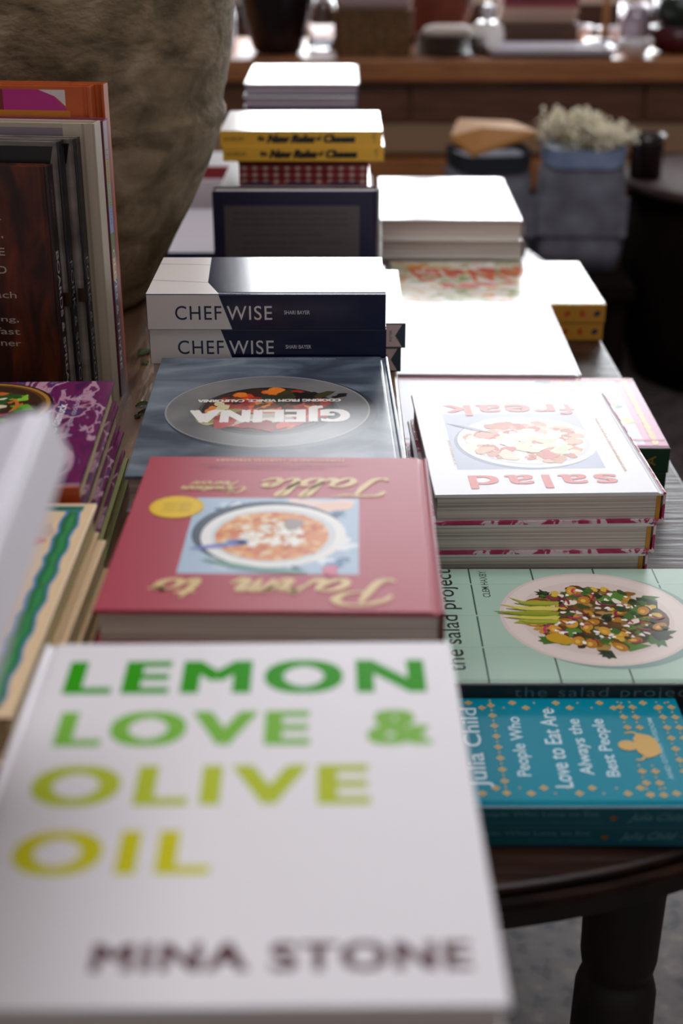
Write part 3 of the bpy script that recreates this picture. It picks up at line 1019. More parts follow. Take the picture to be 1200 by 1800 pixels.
def proj_art(A, w, l):
    for x in (.846, .557, .288):
        A.stroke([(x * w, .001), (x * w, l - .001)], .0006, '#8fb09c', taper=False)
    for y in (.826, .604, .382, .168):
        A.stroke([(.016 * w, y * l), (.998 * w, y * l)], .0014, '#2f4c40', taper=False)
        for x in (.846, .557, .288):
            A.rect(x * w - .0012, y * l - .0012, x * w + .0012, y * l + .0012, '#a9c6b4')
    A.text('the salad project', (.10 * w, .872 * l), (.89 * w, 0), (0, .078 * l), '#1f2a28', .006)
    A.text('CLEM HAXBY', (.722 * w, .766 * l), (.25 * w, 0), (0, .026 * l), '#1f2a28', .004)
    cx, cy, r = .545 * w, .428 * l, .0803
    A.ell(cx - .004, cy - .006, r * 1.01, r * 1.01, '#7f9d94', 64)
    A.ell(cx, cy, r, r, '#d9c7c0', 64)
    A.ell(cx, cy, r * .96, r * .96, '#e2d3cb', 64)
    A.ell(cx, cy, r * .80, r * .80, '#dac9c0', 64)

    def at(q, a):
        return cx + q * math.cos(a), cy + q * math.sin(a)
    greens = ['#25471a', '#3c6a22', '#1b3014', '#52832c', '#16260f']
    A.blob(cx, cy - .004, r * .64, '#5a3f1c', .12, 40, 1.0)
    for _ in range(90):
        x, y = at(r * .62 * rnd.random() ** .5, rnd.uniform(0, 6.28))
        A.blob(x, y, rnd.uniform(.003, .007), rnd.choice(['#6a4a1c', '#2c3a14', '#8a6a2c', '#3a2410', '#b08a4a', '#40501c']), .4, 12, 1.3)
    for _ in range(34):
        x, y = at(r * rnd.uniform(.38, .76), rnd.uniform(0, 6.28))
        A.sprig(x, y, rnd.uniform(.008, .017), rnd.choice(greens), 5)
    for _ in range(120):
        q = r * .68 * rnd.random() ** .5
        x, y = at(q, rnd.uniform(0, 6.28))
        c = rnd.choice(['#b7791c', '#8f5a14', '#d8b23c', '#3b2410', '#e9dfd2', '#5a3a14', '#c78a22', '#2f4a1c'])
        A.blob(x, y, rnd.uniform(.0018, .0045), c, .35, 10, rnd.uniform(1, 1.7))
    for _ in range(20):
        x, y = at(r * .70 * rnd.random() ** .5, rnd.uniform(0, 6.28))
        a = rnd.uniform(0, PI)
        A.blob(x + .0012, y - .0008, .0056, '#4a2a0c', .08, 14, 1.45, a)
        A.blob(x, y, .0052, rnd.choice(['#c48a1e', '#b97a18', '#d39a2a', '#a8690f']), .08, 14, 1.45, a)
        A.blob(x - .001, y + .001, .0022, '#e0b450', .1, 10, 1.5, a)
    for _ in range(26):
        x, y = at(r * .62 * rnd.random() ** .5, rnd.uniform(0, 6.28))
        a = rnd.uniform(0, 6.28)
        q = rnd.uniform(.005, .010)
        A.stroke([(x + q * math.cos(a + t), y + q * math.sin(a + t)) for t in (0, .5, 1.0, 1.5, 2.0)], .0022, rnd.choice(['#a8155a', '#c01e68', '#8a1148']))
    for _ in range(60):
        x, y = at(r * .6 * rnd.random() ** .5, rnd.uniform(0, 6.28))
        A.blob(x, y, rnd.uniform(.001, .003), rnd.choice(['#efe8e0', '#e0d6cc', '#f4f0ea']), .5, 8)
    for _ in range(20):
        x, y = at(r * .7 * rnd.random() ** .5, rnd.uniform(0, 6.28))
        A.sprig(x, y, rnd.uniform(.004, .009), rnd.choice(greens), 4)
    # avocado fan at the +y side
    for k in range(5):
        x0, y0 = cx - .009 + .0055 * k + .0006 * k * k, cy + .034 - .001 * k
        y1 = cy + .086 - .008 * abs(k - 2)
        A.poly([(x0 - .003, y0), (x0 + .003, y0 - .003), (x0 + .005, y0 + .012), (x0 + .004, y0 + .028), (x0 - .002 + .0035 * k, y1), (x0 - .004, y0 + .026), (x0 - .005, y0 + .012)], ['#a8a92e', '#cfc44e', '#8f9a1e', '#d6c85c', '#a3a52c'][k])
        A.stroke([(x0 - .003, y0 + .003), (x0 - .003, y0 + .022), (x0 + .001, y1 - .004)], .0016, '#5c7a16')
    A.blob(cx - .038, cy + .036, .0085, '#c79a18', .15, 14, 1.3, 1.2)


def proj_spine(A, L, T):
    A.text('the salad project', (.25 * L, .40 * T), (.56 * L, 0), (0, .50 * T), '#5d6e6c', -.004, spacing=1.12)


prj = .0228
sal = book('plate_salad_book', 'pale green hardcover with a grid and a plate of salad, behind the small turquoise pair', (.195, .999, LOW + prj), 90, .198, .25, prj, MINT, ink('#101c1e', .4), MINT, art=proj_art, spine_art=proj_spine)
copy_thing(sal, (.196, 1.0, LOW), (0, 0, R(90)), 'second pale green hardcover, under the salad-plate one, hidden by the turquoise pair')

# white pink lettered stack
FREAKC = ink('#e2e2e6', .34)
MARB = noise_mat('marbled_pink_print', [(.42, '#a8124e'), (.5, '#b42a62'), (.53, '#dcc6cc'), (.7, '#e6dadc')], 34, 4, (1, 1, 1), .4, 1.6)


def freak_art(A, w, l):
    coral = '#cf5a4a'
    A.rect(.205 * w, .225 * l, .870 * w, .785 * l, '#aab0c2')
    cx, cy, r = .507 * w, .520 * l, .0665
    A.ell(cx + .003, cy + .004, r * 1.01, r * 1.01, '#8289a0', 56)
    A.ell(cx, cy, r, r, '#e6e6ea', 56)
    A.ell(cx, cy, r * .90, r * .90, '#c9ccd6', 56)
    A.ell(cx, cy, r * .84, r * .84, '#dedbd8', 56)
    for _ in range(130):
        a, q = rnd.uniform(0, 6.28), r * .8 * rnd.random() ** .5
        A.blob(cx + q * math.cos(a), cy + q * math.sin(a), rnd.uniform(.003, .009), rnd.choice(['#c98a6a', '#d8a27e', '#b9603c', '#e3cbb0', '#c44e3a', '#e8ddca']), .3, 14, 1.4)
    for _ in range(40):
        a, q = rnd.uniform(0, 6.28), r * .5 * rnd.random() ** .5
        A.blob(cx - .008 + q * math.cos(a), cy + q * math.sin(a), rnd.uniform(.003, .008), rnd.choice(['#e6e2d6', '#d6d8b4', '#efece4', '#c9d0a8']), .4, 12, 1.3)
    for k in range(4):
        A.stroke([(.86 * w - .0025 * k, .33 * l + .002 * k), (.76 * w - .002 * k, .37 * l + .003 * k), (.66 * w, .43 * l)], .0014, '#8d92a6')
    A.text('salad', (.185 * w, .840 * l), (.645 * w, 0), (0, .112 * l), coral, .0, heavy=.034, spacing=1.14)
    A.text('reak', (.305 * w, .128 * l), (.545 * w, 0), (0, .118 * l), coral, .0, heavy=.036, spacing=1.1)
    fx, fy = .232 * w, .128 * l
    A.stroke([(fx, fy), (fx, fy + .05 * l), (fx, fy + .082 * l), (fx + .010 * w, fy + .102 * l), (fx + .052 * w, fy + .104 * l)], .0052, coral, taper=False)
    A.rect(fx - .026 * w, fy + .056 * l, fx + .048 * w, fy + .071 * l, coral)
    A.text('recipes to love from a lifelong salad-obsessed cook', (.135 * w, .29 * l), (0, .53 * l), (-.022 * w, 0), '#d59a78', .01)
    A.text('JESS DAMUCK', (.885 * w, .50 * l), (0, .25 * l), (-.018 * w, 0), '#cfb7b0', .01)


ft = .02975
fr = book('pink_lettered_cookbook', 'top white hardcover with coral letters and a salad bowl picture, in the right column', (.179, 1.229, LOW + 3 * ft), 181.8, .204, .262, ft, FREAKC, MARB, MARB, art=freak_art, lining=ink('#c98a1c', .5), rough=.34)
copy_thing(fr, (.1745, 1.230, LOW + 2 * ft), (0, 0, R(181.2)), 'second coral-lettered hardcover with marbled pink spine, under the salad bowl one')
copy_thing(fr, (.1705, 1.2315, LOW + ft), (0, 0, R(181.0)), 'third coral-lettered hardcover down, level with the pale green book')
copy_thing(fr, (.1715, 1.232, LOW), (0, 0, R(181.0)), 'bottom coral-lettered hardcover of its stack, lying on the dark table')

# pink book with the green spine
PINK = ink('#c2809f', .33)


def pink_art(A, w, l):
    A.rect(.055 * w, .085 * l, .985 * w, .99 * l, '#c3c3d4')
    for _ in range(130):
        x, y = rnd.uniform(.30, .93) * w, rnd.uniform(.115, .40) * l
        A.blob(x, y, rnd.uniform(.003, .009), rnd.choice(['#c6b86a', '#8f9a6a', '#d8d3b0', '#6f7f86', '#e3dfd4', '#b48a8a']), .4, 10, 1.5)
    for k in range(14):
        A.blob((.08 + .066 * k) * w, .045 * l, .0035, '#cdb268', .3, 10, 3, 0)
    A.rect(.022, .001, .026, l - .001, '#b02a48')
    A.rect(w - .012, .001, w - .002, l - .001, '#9a2238')


pk = .0285
pink = book('pink_cookbook', 'pink hardcover with a green spine and red stripe, behind the salad bowl book', (.2096, 1.48, LOW + pk), 89, .2335, .288, pk, PINK, ink('#0b3a20', .35), ink('#a82a44', .35), art=pink_art,
            spine_art=lambda A, L, T: (A.text('A', (.95 * L, .3 * T), (0, .4 * T), (-.010, 0), '#9a7a2c', 0), A.rect(.004, .8 * T, L - .004, .83 * T, '#0f4a2a')))
copy_thing(pink, (.208, 1.481, LOW), (0, 0, R(89)), 'second green-spined pink hardcover, lying under the red-striped one')

# big white book
BIGW = ink('#e6e4e8', .3)


def white_art(A, w, l):
    for _ in range(26):
        A.blob(rnd.uniform(.2, .9) * w, rnd.uniform(.15, .9) * l, rnd.uniform(.008, .02), rnd.choice(['#dcdce2', '#d6d8de', '#e0dcda']), .4, 16, 1.5)
    A.text('SNACKS', (.2 * w, .86 * l), (.5 * w, 0), (0, .05 * l), '#d2d2da', .02)
    A.blob(.62 * w, .86 * l, .004, '#6fa0a4', .4)


wt = .030
wb = book('plain_white_cookbook', 'large white hardcover blazing with window light, behind the pink green-spined book', (.1834, 1.7635, LOW + wt), 179, .227, .326, wt, BIGW, BIGW, ink('#7a2a3a', .35), art=white_art)
copy_thing(wb, (.182, 1.764, LOW), (0, 0, R(179)), 'second large white hardcover, beneath the blazing one')

# floral covered pair with mustard spines
FLORAL = noise_mat('floral_print', [(.3, '#a8552f'), (.42, '#c9b486'), (.5, '#d9d2c6'), (.58, '#8f9a58'), (.68, '#d8cbbd'), (.8, '#b04a34')], 16, 4, (1, 1, 1), .25, .6)


def floral_art(A, w, l):
    for _ in range(90):
        A.blob(rnd.uniform(.10, .90) * w, rnd.uniform(.09, .91) * l, rnd.uniform(.005, .013), rnd.choice(['#d9cfbf', '#c23a26', '#d08a1c', '#7f9440', '#dccbb4', '#cf6a4a', '#e3dcd2']), .4, 14, 1.5)
    A.rough = .25
    A.text('Eat Well', (.82 * w, .92 * l), (0, -.62 * l), (-.30 * w, 0), '#c8523a', .06, .1)


def dots_spine(A, L, T):
    for k in range(12):
        u = L - .012 - k * .0215
        c = '#28323c' if k == 0 else rnd.choice(['#9a3a16', '#a84418'])
        A.blob(u, T * .5, .0046, c, .3, 12)


ffl = .0273
fl = book('floral_cookbook', 'upper floral-covered hardcover with a mustard dotted spine, under the thick white stack', (.231, 2.060, LOW + ffl), 90, .256, .305, ffl, FLORAL, ink('#b57f22', .4), FLORAL, art=floral_art, spine_art=dots_spine, rough=.25)
copy_thing(fl, (.2295, 2.061, LOW), (0, 0, R(90)), 'lower mustard-spined floral hardcover, on the dark table near its right rim')

# thick white stack behind
wt2 = .032
wk = book('thick_white_book', 'top thick white book of the right rear stack, pages facing front', (.181, 2.385, Z(.478) - wt2), 179, .232, .36, wt2, ink('#ebe9ea', .22), ink('#8a8284', .3), OFFW, bulge=.004)
copy_thing(wk, (.183, 2.384, Z(.478) - 2 * wt2), (0, 0, R(179)), 'second thick white book of the right rear stack, above the floral cover')
low2 = book('grey_white_book', 'third book of the right rear stack, mostly hidden by the floral pair', (.181, 2.386, LOW + .0275), 179, .232, .36, .0275, OFFW)
copy_thing(low2, (.182, 2.386, LOW), (0, 0, R(179)), 'bottom book of the right rear stack, on the dark table')

# ------------------------------------------------------------------ rear of the dark table: upright navy book, cheese books
NAVYC = ink('#171a3c', .35)


def navy_back(A, w, l):
    A.rect(.016, .016, w - .026, l - .020, '#5d5558')
    y = l - .030
    for k in range(3):
        A.text('warm and generous notes gathered over many seasons at a long table', (.028, y - .0022), (w - .070, 0), (0, .0044), '#2c2630', .01)
        y -= .008
    y -= .006
    for k in range(14):
        A.text('useful lists of what to buy, what to keep and cook ahead', (.040, y - .0022), ((w - .09) * rnd.uniform(.6, 1), 0), (0, .0042), '#2c2630', .01)
        y -= .0085 if k % 3 else .011


book.back_art = navy_back
book('navy_upright_book', 'navy hardcover standing upright with a grey text panel, behind the navy-spined pair', (-.063, 1.876, LOW + .1145), 0, .227, .229, .032, NAVYC, ink('#6d6466', .35), NAVYC, euler=(R(90), 0, PI), bulge=.003)


def crate(name, label, x0, x1, y0, y1, z0, z1):
    root = tag(empty(name, ((x0 + x1) / 2, (y0 + y1) / 2, z0)), label, 'crate')
    hw, hd, h = (x1 - x0) / 2, (y1 - y0) / 2, z1 - z0
    mb = MB()
    mb.box(-hw, hw, -hd, hd, h - .012, h, CRATE)
    mb.build('lid', root)
    mb = MB()
    for k in range(3):
        a = .004 + k * (h - .016) / 3
        b = a + (h - .016) / 3 - .006
        mb.box(-hw, hw, -hd, -hd + .01, a, b, CRATE)
        mb.box(-hw, hw, hd - .01, hd, a, b, CRATE)
        mb.box(-hw, -hw + .01, -hd + .01, hd - .01, a, b, CRATE)
        mb.box(hw - .01, hw, -hd + .01, hd - .01, a, b, CRATE)
    for sx in (-1, 1):
        for sy in (-1, 1):
            x, y = sx * (hw - .02), sy * (hd - .02)
            mb.box(x - .01, x + .01, y - .01, y + .01, 0, h - .012, CRATE)
    mb.build('slat_body', root)


crate('wooden_crate', 'slatted wooden crate carrying the gingham boxes and yellow-spined books', -.19, .05, 2.035, 2.26, LOW, Z(.3946) - .022)
CHEESE_W = ink('#e6e2dc', .2)
book('white_glossy_book', 'glossy white book below the three red gingham boxes', (-.068, 2.14, Z(.3946) - .022), 90, .215, .222, .022, ink('#e9e7ea', .18), ink('#191b33', .35))
# three gingham boxes
RED = ink('#8f1a20', .45)


def gingham(name, label, x0, x1):
    w, h, d = x1 - x0, .0365, .12
    root = tag(empty(name, ((x0 + x1) / 2, 2.05 + d / 2, Z(.3946))), label, 'box', 'red gingham boxes under the yellow books')
    mb = MB()
    mb.box(-w / 2, w / 2, -d / 2, d / 2, 0, h - .006, RED, .001)
    A = Art(mb, lambda u, v, k: (-w / 2 + u, -d / 2 - k, v), .45)
    n = 4
    s = w / n
    for i in range(n):
        A.rect(i * s + s * .3, .0015, i * s + s * .7, h - .008, '#b2565a')
    for j in range(3):
        z = .004 + j * .0098
        A.rect(.001, z, w - .001, z + .0048, '#b2565a')
        for i in range(n):
            A.rect(i * s + s * .3, z, i * s + s * .7, z + .0048, '#e3d3cc')
    A.rect(.006, .002, w - .014, .0062, '#3a3a58')
    mb.build('box_body', root)
    mb = MB()
    mb.box(-w / 2 - .0004, w / 2 + .0004, -d / 2 - .0004, d / 2, h - .006, h, ink('#6e1418', .45), .001)
    mb.build('lid', root)


gingham('gingham_box', 'leftmost of the three red gingham boxes below the yellow spines', -.1515, -.0888)
gingham('gingham_box', 'middle red gingham box of the row of three below the yellow spines', -.0884, -.0252)
gingham('gingham_box', 'rightmost of the three red gingham boxes below the yellow spines', -.0248, .0395)


def cheese_art(A, w, l):
    A.rough = .2
    A.rect(.002, .002, w - .002, l - .002, '#ece8e2')
    A.poly([(.002, .40 * l), (.9 * w, .62 * l), (.002, .64 * l)], '#dcdad4')
    A.poly([(.9 * w, .62 * l), (.05 * w, .20 * l), (.05 * w, .40 * l)], '#e2dccc')


def cheese_spine(A, L, T):
    A.text('the', (.230 * L, .36 * T), (.042 * L, 0), (0, .32 * T), '#1c1410', .02, .1, heavy=.07)
    A.text('New Rules', (.290 * L, .22 * T), (.285 * L, 0), (0, .52 * T), '#1c1410', .02, .06, heavy=.09)
    A.text('of', (.592 * L, .36 * T), (.030 * L, 0), (0, .32 * T), '#1c1410', .02, .1, heavy=.07)
    A.text('Cheese', (.636 * L, .24 * T), (.19 * L, 0), (0, .50 * T), '#1c1410', .02, .06, heavy=.09)
    A.text('SAXELBY', (.02 * L, .36 * T), (.13 * L, 0), (0, .24 * T), '#6e4c14', .02)
    A.stroke([(.945 * L, .2 * T), (.955 * L, .5 * T), (.94 * L, .6 * T), (.955 * L, .8 * T), (.965 * L, .5 * T)], .001, '#3a2a10')


YEL = ink('#eab43a', .4)
ch = book('yellow_spined_book', 'upper of two yellow-spined books with black title, before the rear white stack', (-.0585, 2.133, Z(.3114) - .0217), 90, .20, .235, .0217, CHEESE_W, YEL, YEL, art=cheese_art, spine_art=cheese_spine, soft=True)
copy_thing(ch, (-.0555, 2.132, Z(.3581)+.0025), (0, 0, R(90)), 'lower of two yellow-spined books, on the red gingham boxes')
ch.location.z = Z(.3581) + .0025 + .0217

# rear white and navy stack
crate('wooden_crate', 'slatted wooden crate carrying the rearmost white and navy books', -.175, .03, 2.65, 2.88, LOW, Z(.362))
rw = book('navy_edged_book', 'top white book with navy cover edges on the rearmost tall stack', (-.0735, 2.77, Z(.317) - .0225), 180, .212, .30, .0225, ink('#ebe9ee', .2), NAVYC, ink('#22264a', .35), pages=page_mat('paper_lilac', '#8f838c', '#b5a8b0'))
copy_thing(rw, (-.075, 2.768, Z(.362)), (0, 0, R(180)), 'lower white book with navy cover edges on the rearmost tall stack')
# low glossy things seen between the urn and the upright navy book
book('navy_atlas', 'large navy book lying flat, window glare coloured into its cover, between the clay urn and upright navy book', (-.300, 2.478, LOW), 90, .355, .24, .042, ink('#e4e2ea', .12), NAVYC, NAVYC)  # pale front colour stands in for window glare on the navy cover
mb = MB()
mb.box(-.10, .10, -.09, .09, 0, .088, ink('#c9bfc4', .5), .004)
tag(mb.build('pale_box', loc=(-.318, 2.80, LOW)), 'pale box seen in the gap between the clay urn and the upright navy book', 'box')
book('red_spined_book', 'small red-spined white book on the pale box beside the clay urn', (-.318, 2.80, LOW + .0882), 90, .17, .20, .024, ink('#e2dfe2', .2), ink('#8a1a20', .4), ink('#8a1a20', .4))

# ------------------------------------------------------------------ clay urn
CLAY = noise_mat('old_clay', [(.25, '#4a3f30'), (.42, '#71634c'), (.55, '#8a7a60'), (.66, '#9c8c72'), (.8, '#b3a48c')], 15, 15, (1, 1, 1.7), .85, .8, 1.0, 60, spec=.2)
mb = MB()
prof = [(.10, 0), (.132, .002), (.140, .012), (.152, .04), (.172, .08), (.194, .12), (.213, .16), (.229, .200), (.2325, .215), (.2385, .226), (.2385, .232), (.2345, .240), (.237, .252), (.2405, .262), (.248, .30), (.254, .36), (.256, .44), (.246, .54), (.222, .62), (.190, .67), (.180, .70), (.196, .725), (.2, .735), (.185, .74), (.168, .70), (.178, .67), (.210, .62), (.232, .54), (.242, .44), (.24, .36), (.22, .22), (.14, .05), (.05, .03)]
mb.lathe(prof, CLAY, 96, wob=.006)
tag(mb.build('clay_urn', loc=(-.378, 1.695, TOP)), 'huge weathered brown clay urn rising behind the standing books', 'urn')

# ------------------------------------------------------------------ dry leaves on the console
LEAFM = ink('#3c4a26', .9, 0, .1)
LEAFD = ink('#2c2a1a', .9, 0, .1)


def leaf(x, y, s, a, m, label, z=TOP):
    mb = MB()
    n = 8
    L = []
    for i in range(n + 1):
        t = i / n
        wd = s * .3 * math.sin(PI * t) ** .8 + .0002
        zz = .0015 + s * .12 * math.sin(PI * t)
        L.append([(s * (t - .5), -wd, zz + .05 * s), (s * (t - .5), 0, zz), (s * (t - .5), wd, zz + .07 * s), (s * (t - .5), 0, zz - .0006)])
    mb.loft(L, m, True, True)
    o = mb.build('dried_leaf', loc=(x, y, z), rot=(0, 0, a))
    o.location.z = z - .0006
    tag(o, label, 'leaf', 'dried leaves on the console boards')


for x, y, s, a, m, lab in ((-.1965, 1.285, .017, .3, LEAFM, 'curled green leaf right of the colour-block spine, by the pale books'),
                           (-.1895, 1.262, .020, .1, LEAFD, 'long dark leaf on the boards beside the tomato-plate book'),
                           (-.1985, 1.253, .010, 1.2, LEAFD, 'small dark leaf bit nearest the purple stack corner'),
                           (-.1860, 1.240, .012, .2, LEAFD, 'dark crumpled leaf touching the shadow of the tomato-plate book'),
                           (-.1835, 1.150, .009, 1.5, LEAFM, 'tiny green leaf in the gap right of the purple stack'),
                           (-.2180, 1.455, .022, 1.0, LEAFM, 'green leaf at the foot of the clay urn'),
                           (-.2130, 1.420, .014, 2.0, LEAFM, 'smaller green leaf just in front of the one by the urn')):
    leaf(x, y, s, a, m, lab)

# ------------------------------------------------------------------ background: counter with goods
CT = .85
CY = 4.73


def counter():
    root = tag(empty('shop_counter', (.6, CY, 0)), 'long brown wooden counter along the back of the shop', 'counter')
    x0, x1 = -2.0, 2.3
    mb = MB()
    mb.box(x0, x1, 0, .75, CT - .072, CT, OAK, .006)
    mb.build('counter_top', root)
    mb = MB()
    mb.box(x0 + .02, x1 - .02, .06, .72, .04, CT - .072, OAKDARK)
    mb.build('cabinet_body', root)
    xs = [-1.95, -1.16, -.37, .42, 1.21, 2.0]
    for a, b in zip(xs, xs[1:]):
        mb = MB()
        mb.box(a + .006, b - .006, .04, .06, .645, CT - .078, OAKDARK, .003)
        mb.build('drawer', root)
    mb = MB()
    mb.box(x0 + .02, x1 - .02, .02, .06, .545, .638, ink('#9a7d62', .6))
    mb.build('pale_rail', root)
    mb = MB()
    mb.box(x0 + .02, x1 - .02, -.06, .06, .44, .53, OAK)
    mb.build('plinth_board', root)


counter()


def lathe_thing(name, label, cat, x, y, z, parts, group=None):
    root = tag(empty(name, (x, y, z)), label, cat, group)
    for pn, prof, m in parts:
        mb = MB()
        mb.lathe(prof, m, 32)
        mb.build(pn, root)
    return root


# wicker basket with pale cloth
WICK = noise_mat('wicker', [(.35, '#3a2614'), (.55, '#6e4c28'), (.75, '#94703f')], 60, 3, (1, 1, 2.5), .7, .5, .9, 70)
root = tag(empty('wicker_basket', (.105, CY + .16, CT)), 'square brown wicker basket with folded cloth on the back counter', 'basket')
mb = MB()
mb.loft([rrect(-.13 - a, .13 + a, -.1 - a, .1 + a, .02, z) for a, z in ((-.006, 0), (0, .05), (.002, .12), (.006, .148))], WICK)
mb.build('basket_body', root)
mb = MB()
mb.loft([rrect(-.12 + a, .12 - a, -.09 + a, .09 - a, .03, z) for a, z in ((.0, .146), (-.01, .18), (0, .23), (.03, .25))], ink('#b59a98', .7), smooth=True)
tag(mb.build('folded_cloth', loc=(.105, CY + .16, CT)), 'pale pink folded cloth heaped in the wicker basket', 'cloth')
# dark vase
DARKGL = ink('#1d1214', .25)
lathe_thing('dark_vase', 'wide dark brown vase on the counter beside the big urn', 'vase', -.22, CY + .2, CT,
            [('vase_body', [(.07, 0), (.085, .01), (.10, .06), (.115, .12), (.125, .18), (.135, .24), (.14, .26), (.13, .262), (.12, .2), (.08, .02)], DARKGL), ('rim_band', [(.1355, .235), (.142, .24), (.145, .262), (.140, .268), (.128, .264)], ink('#45150f', .3))])
lathe_thing('glass_carafe', 'clear glass carafe glinting between the dark vase and wicker basket', 'carafe', -.065, CY + .3, CT,
            [('carafe_body', [(.05, 0), (.055, .01), (.056, .1), (.045, .15), (.022, .19), (.02, .26), (.03, .3), (.027, .3), (.016, .26), (.018, .19), (.04, .15), (.05, .1), (.05, .012)], glass_mat('clear_glass', '#f2f4f8')), ('stopper', [(.015, .29), (.022, .3), (.024, .325), (.012, .34)], ink('#e8e8ee', .1))])
lathe_thing('white_bud_vase', 'white ceramic bottle behind the clay urn edge', 'vase', -.40, CY + .25, CT, [('bottle_body', [(.03, 0), (.035, .01), (.036, .12), (.02, .17), (.014, .2), (.014, .28), (.018, .3)], ink('#e4e0e8', .15))])
# plates
plate_prof = [(.05, 0), (.06, .002), (.11, .012), (.113, .015), (.108, .016), (.06, .007), (.0, .006)]
for k in range(5):
    mb = MB()
    mb.lathe(plate_prof[:-1], ink('#5c4a3c' if k % 2 else '#6a584a', .35), 40)
    tag(mb.build('stoneware_plate', loc=(.365 + .003 * (k % 2), CY + .15, CT + .013 * k)),
        ('%s brown stoneware plate of the stack beside the wicker basket' % ['lowest', 'second lowest', 'middle', 'second highest', 'topmost'][k]), 'plate', 'stoneware plates on the counter')
mb = MB()
mb.loft([rrect(-.085 + a, .085 - a, -.06 + a, .06 - a, .03, z) for a, z in ((.01, 0), (0, .008), (.005, .022), (.03, .032))], ink('#cfc2b8', .6), smooth=True)
tag(mb.build('napkin_bundle', loc=(.36, CY + .15, CT + .064)), 'pale rumpled napkins on the brown plates', 'napkins')
# terracotta pots
TERRA = noise_mat('terracotta', [(.3, '#54231a'), (.7, '#7d3b28')], 8, 5, rough=.7)
lathe_thing('terracotta_pot', 'large reddish terracotta pot at the rear of the counter', 'pot', .33, CY + .50, CT, [('pot_body', [(.08, 0), (.1, .03), (.14, .12), (.16, .22), (.165, .3), (.15, .3), (.12, .1), (.06, .02)], TERRA), ('rim_band', [(.166, .27), (.175, .275), (.177, .31), (.165, .315), (.15, .3)], TERRA)])
# stoppered white jar
lathe_thing('white_jar', 'round white jar with a knob beside the tray', 'jar', .50, CY + .24, CT, [('jar_body', [(.035, 0), (.055, .02), (.062, .05), (.055, .085), (.03, .1)], ink('#ece9e4', .12)), ('knob', [(.012, .098), (.01, .11), (.022, .125), (.024, .14), (.014, .155)], ink('#c9c4cc', .1))])
# tray
root = tag(empty('serving_tray', (.70, CY + .12, CT)), 'serving tray at the counter edge, its pale shine put in by colour', 'tray')
mb = MB()
mb.loft([rrect(-.21 + a, .21 - a, -.09 + a, .09 - a, .02, z) for a, z in ((.012, .012), (0, .016), (-.004, .034), (0, .034), (.01, .02))], ink('#eeeaf4', .3))  # near-white base colour replaces the window's reflection on the tray
mb.build('tray_body', root)
mb = MB()
mb.box(-.2, .2, -.085, .085, 0, .012, ink('#1b1a26', .5))
mb.build('foot', root)
# folded linens on a box
mb = MB()
mb.box(-.14, .14, -.09, .09, 0, .085, ink('#4e3226', .6), .004)
tag(mb.build('wooden_box', loc=(.69, CY + .42, CT)), 'low brown wooden box holding folded linens behind the tray', 'box')
for k, (c, lab) in enumerate((('#a58c7c', 'beige folded linen lowest on the brown box'), ('#b79a8c', 'pale folded linen in the middle of the pile'), ('#8a4048', 'dull red folded linen under the navy one'), ('#1d1c34', 'navy folded linen topping the pile'))):
    mb = MB()
    mb.loft([rrect(-.135 + a, .135 - a, -.085 + a, .085 - a, .015, z) for a, z in ((.008, 0), (0, .008), (0, .018), (.008, .026))], ink(c, .85), smooth=True)
    tag(mb.build('folded_linen', loc=(.69 + .004 * k, CY + .42, CT + .085 + .026 * k)), lab, 'linen', 'folded linens on the box')
# white bowls
for k, (x, y, lab) in enumerate(((.87, .62, 'white china bowl behind the tray'), (.985, .09, 'white china bowl close to the tray\'s right end'), (.99, .55, 'white china bowl furthest back near the wooden pole'))):
    lathe_thing('china_bowl', lab, 'bowl', x, CY + y, CT, [('bowl_body', [(.025, 0), (.03, .006), (.05, .03), (.058, .055), (.054, .055), (.045, .03), (.02, .008)], ink('#e6e2e4', .12))], 'china bowls on the counter')
# wooden pole
lathe_thing('wooden_pole', 'thin upright wooden pole on a dark base between bowls and glass jars', 'pole', .915, CY + .29, CT, [('dark_base', [(.05, 0), (.055, .01), (.05, .03), (.014, .04)], ink('#171012', .4)), ('pole_shaft', [(.012, .035), (.012, .45), (.008, .46)], ink('#a8784a', .5))])
# stacked glass and dark bowls at the right
GREEN = glass_mat('green_glass', '#2c4a38', .05)
for k, (r, h, c, lab) in enumerate(((.10, .085, '#4a0f18', 'dark red lacquer bowl at the right end of the counter'), (.094, .10, '#1d2a22', 'dark green bowl stacked on the red lacquer one'))):
    z = CT + (0 if k == 0 else .085)
    lathe_thing('lacquer_bowl', lab, 'bowl', 1.16, CY + .22, z, [('bowl_body', [(r * .6, 0), (r * .9, .012), (r, h * .5), (r * 1.02, h), (r * .95, h), (r * .9, h * .5), (r * .5, .02)], ink(c, .22))])
for k, (x, y, lab) in enumerate(((1.005, .22, 'clear ribbed tumbler left of the red and green bowls'), (1.02, .36, 'clear ribbed tumbler half behind the bowls'))):
    lathe_thing('glass_tumbler', lab, 'glass', x, CY + y, CT, [('tumbler_body', [(.04, 0), (.045, .01), (.043, .04), (.047, .05), (.043, .08), (.048, .09), (.045, .15), (.042, .15), (.04, .02)], ink('#a99aa6', .08, .3))])

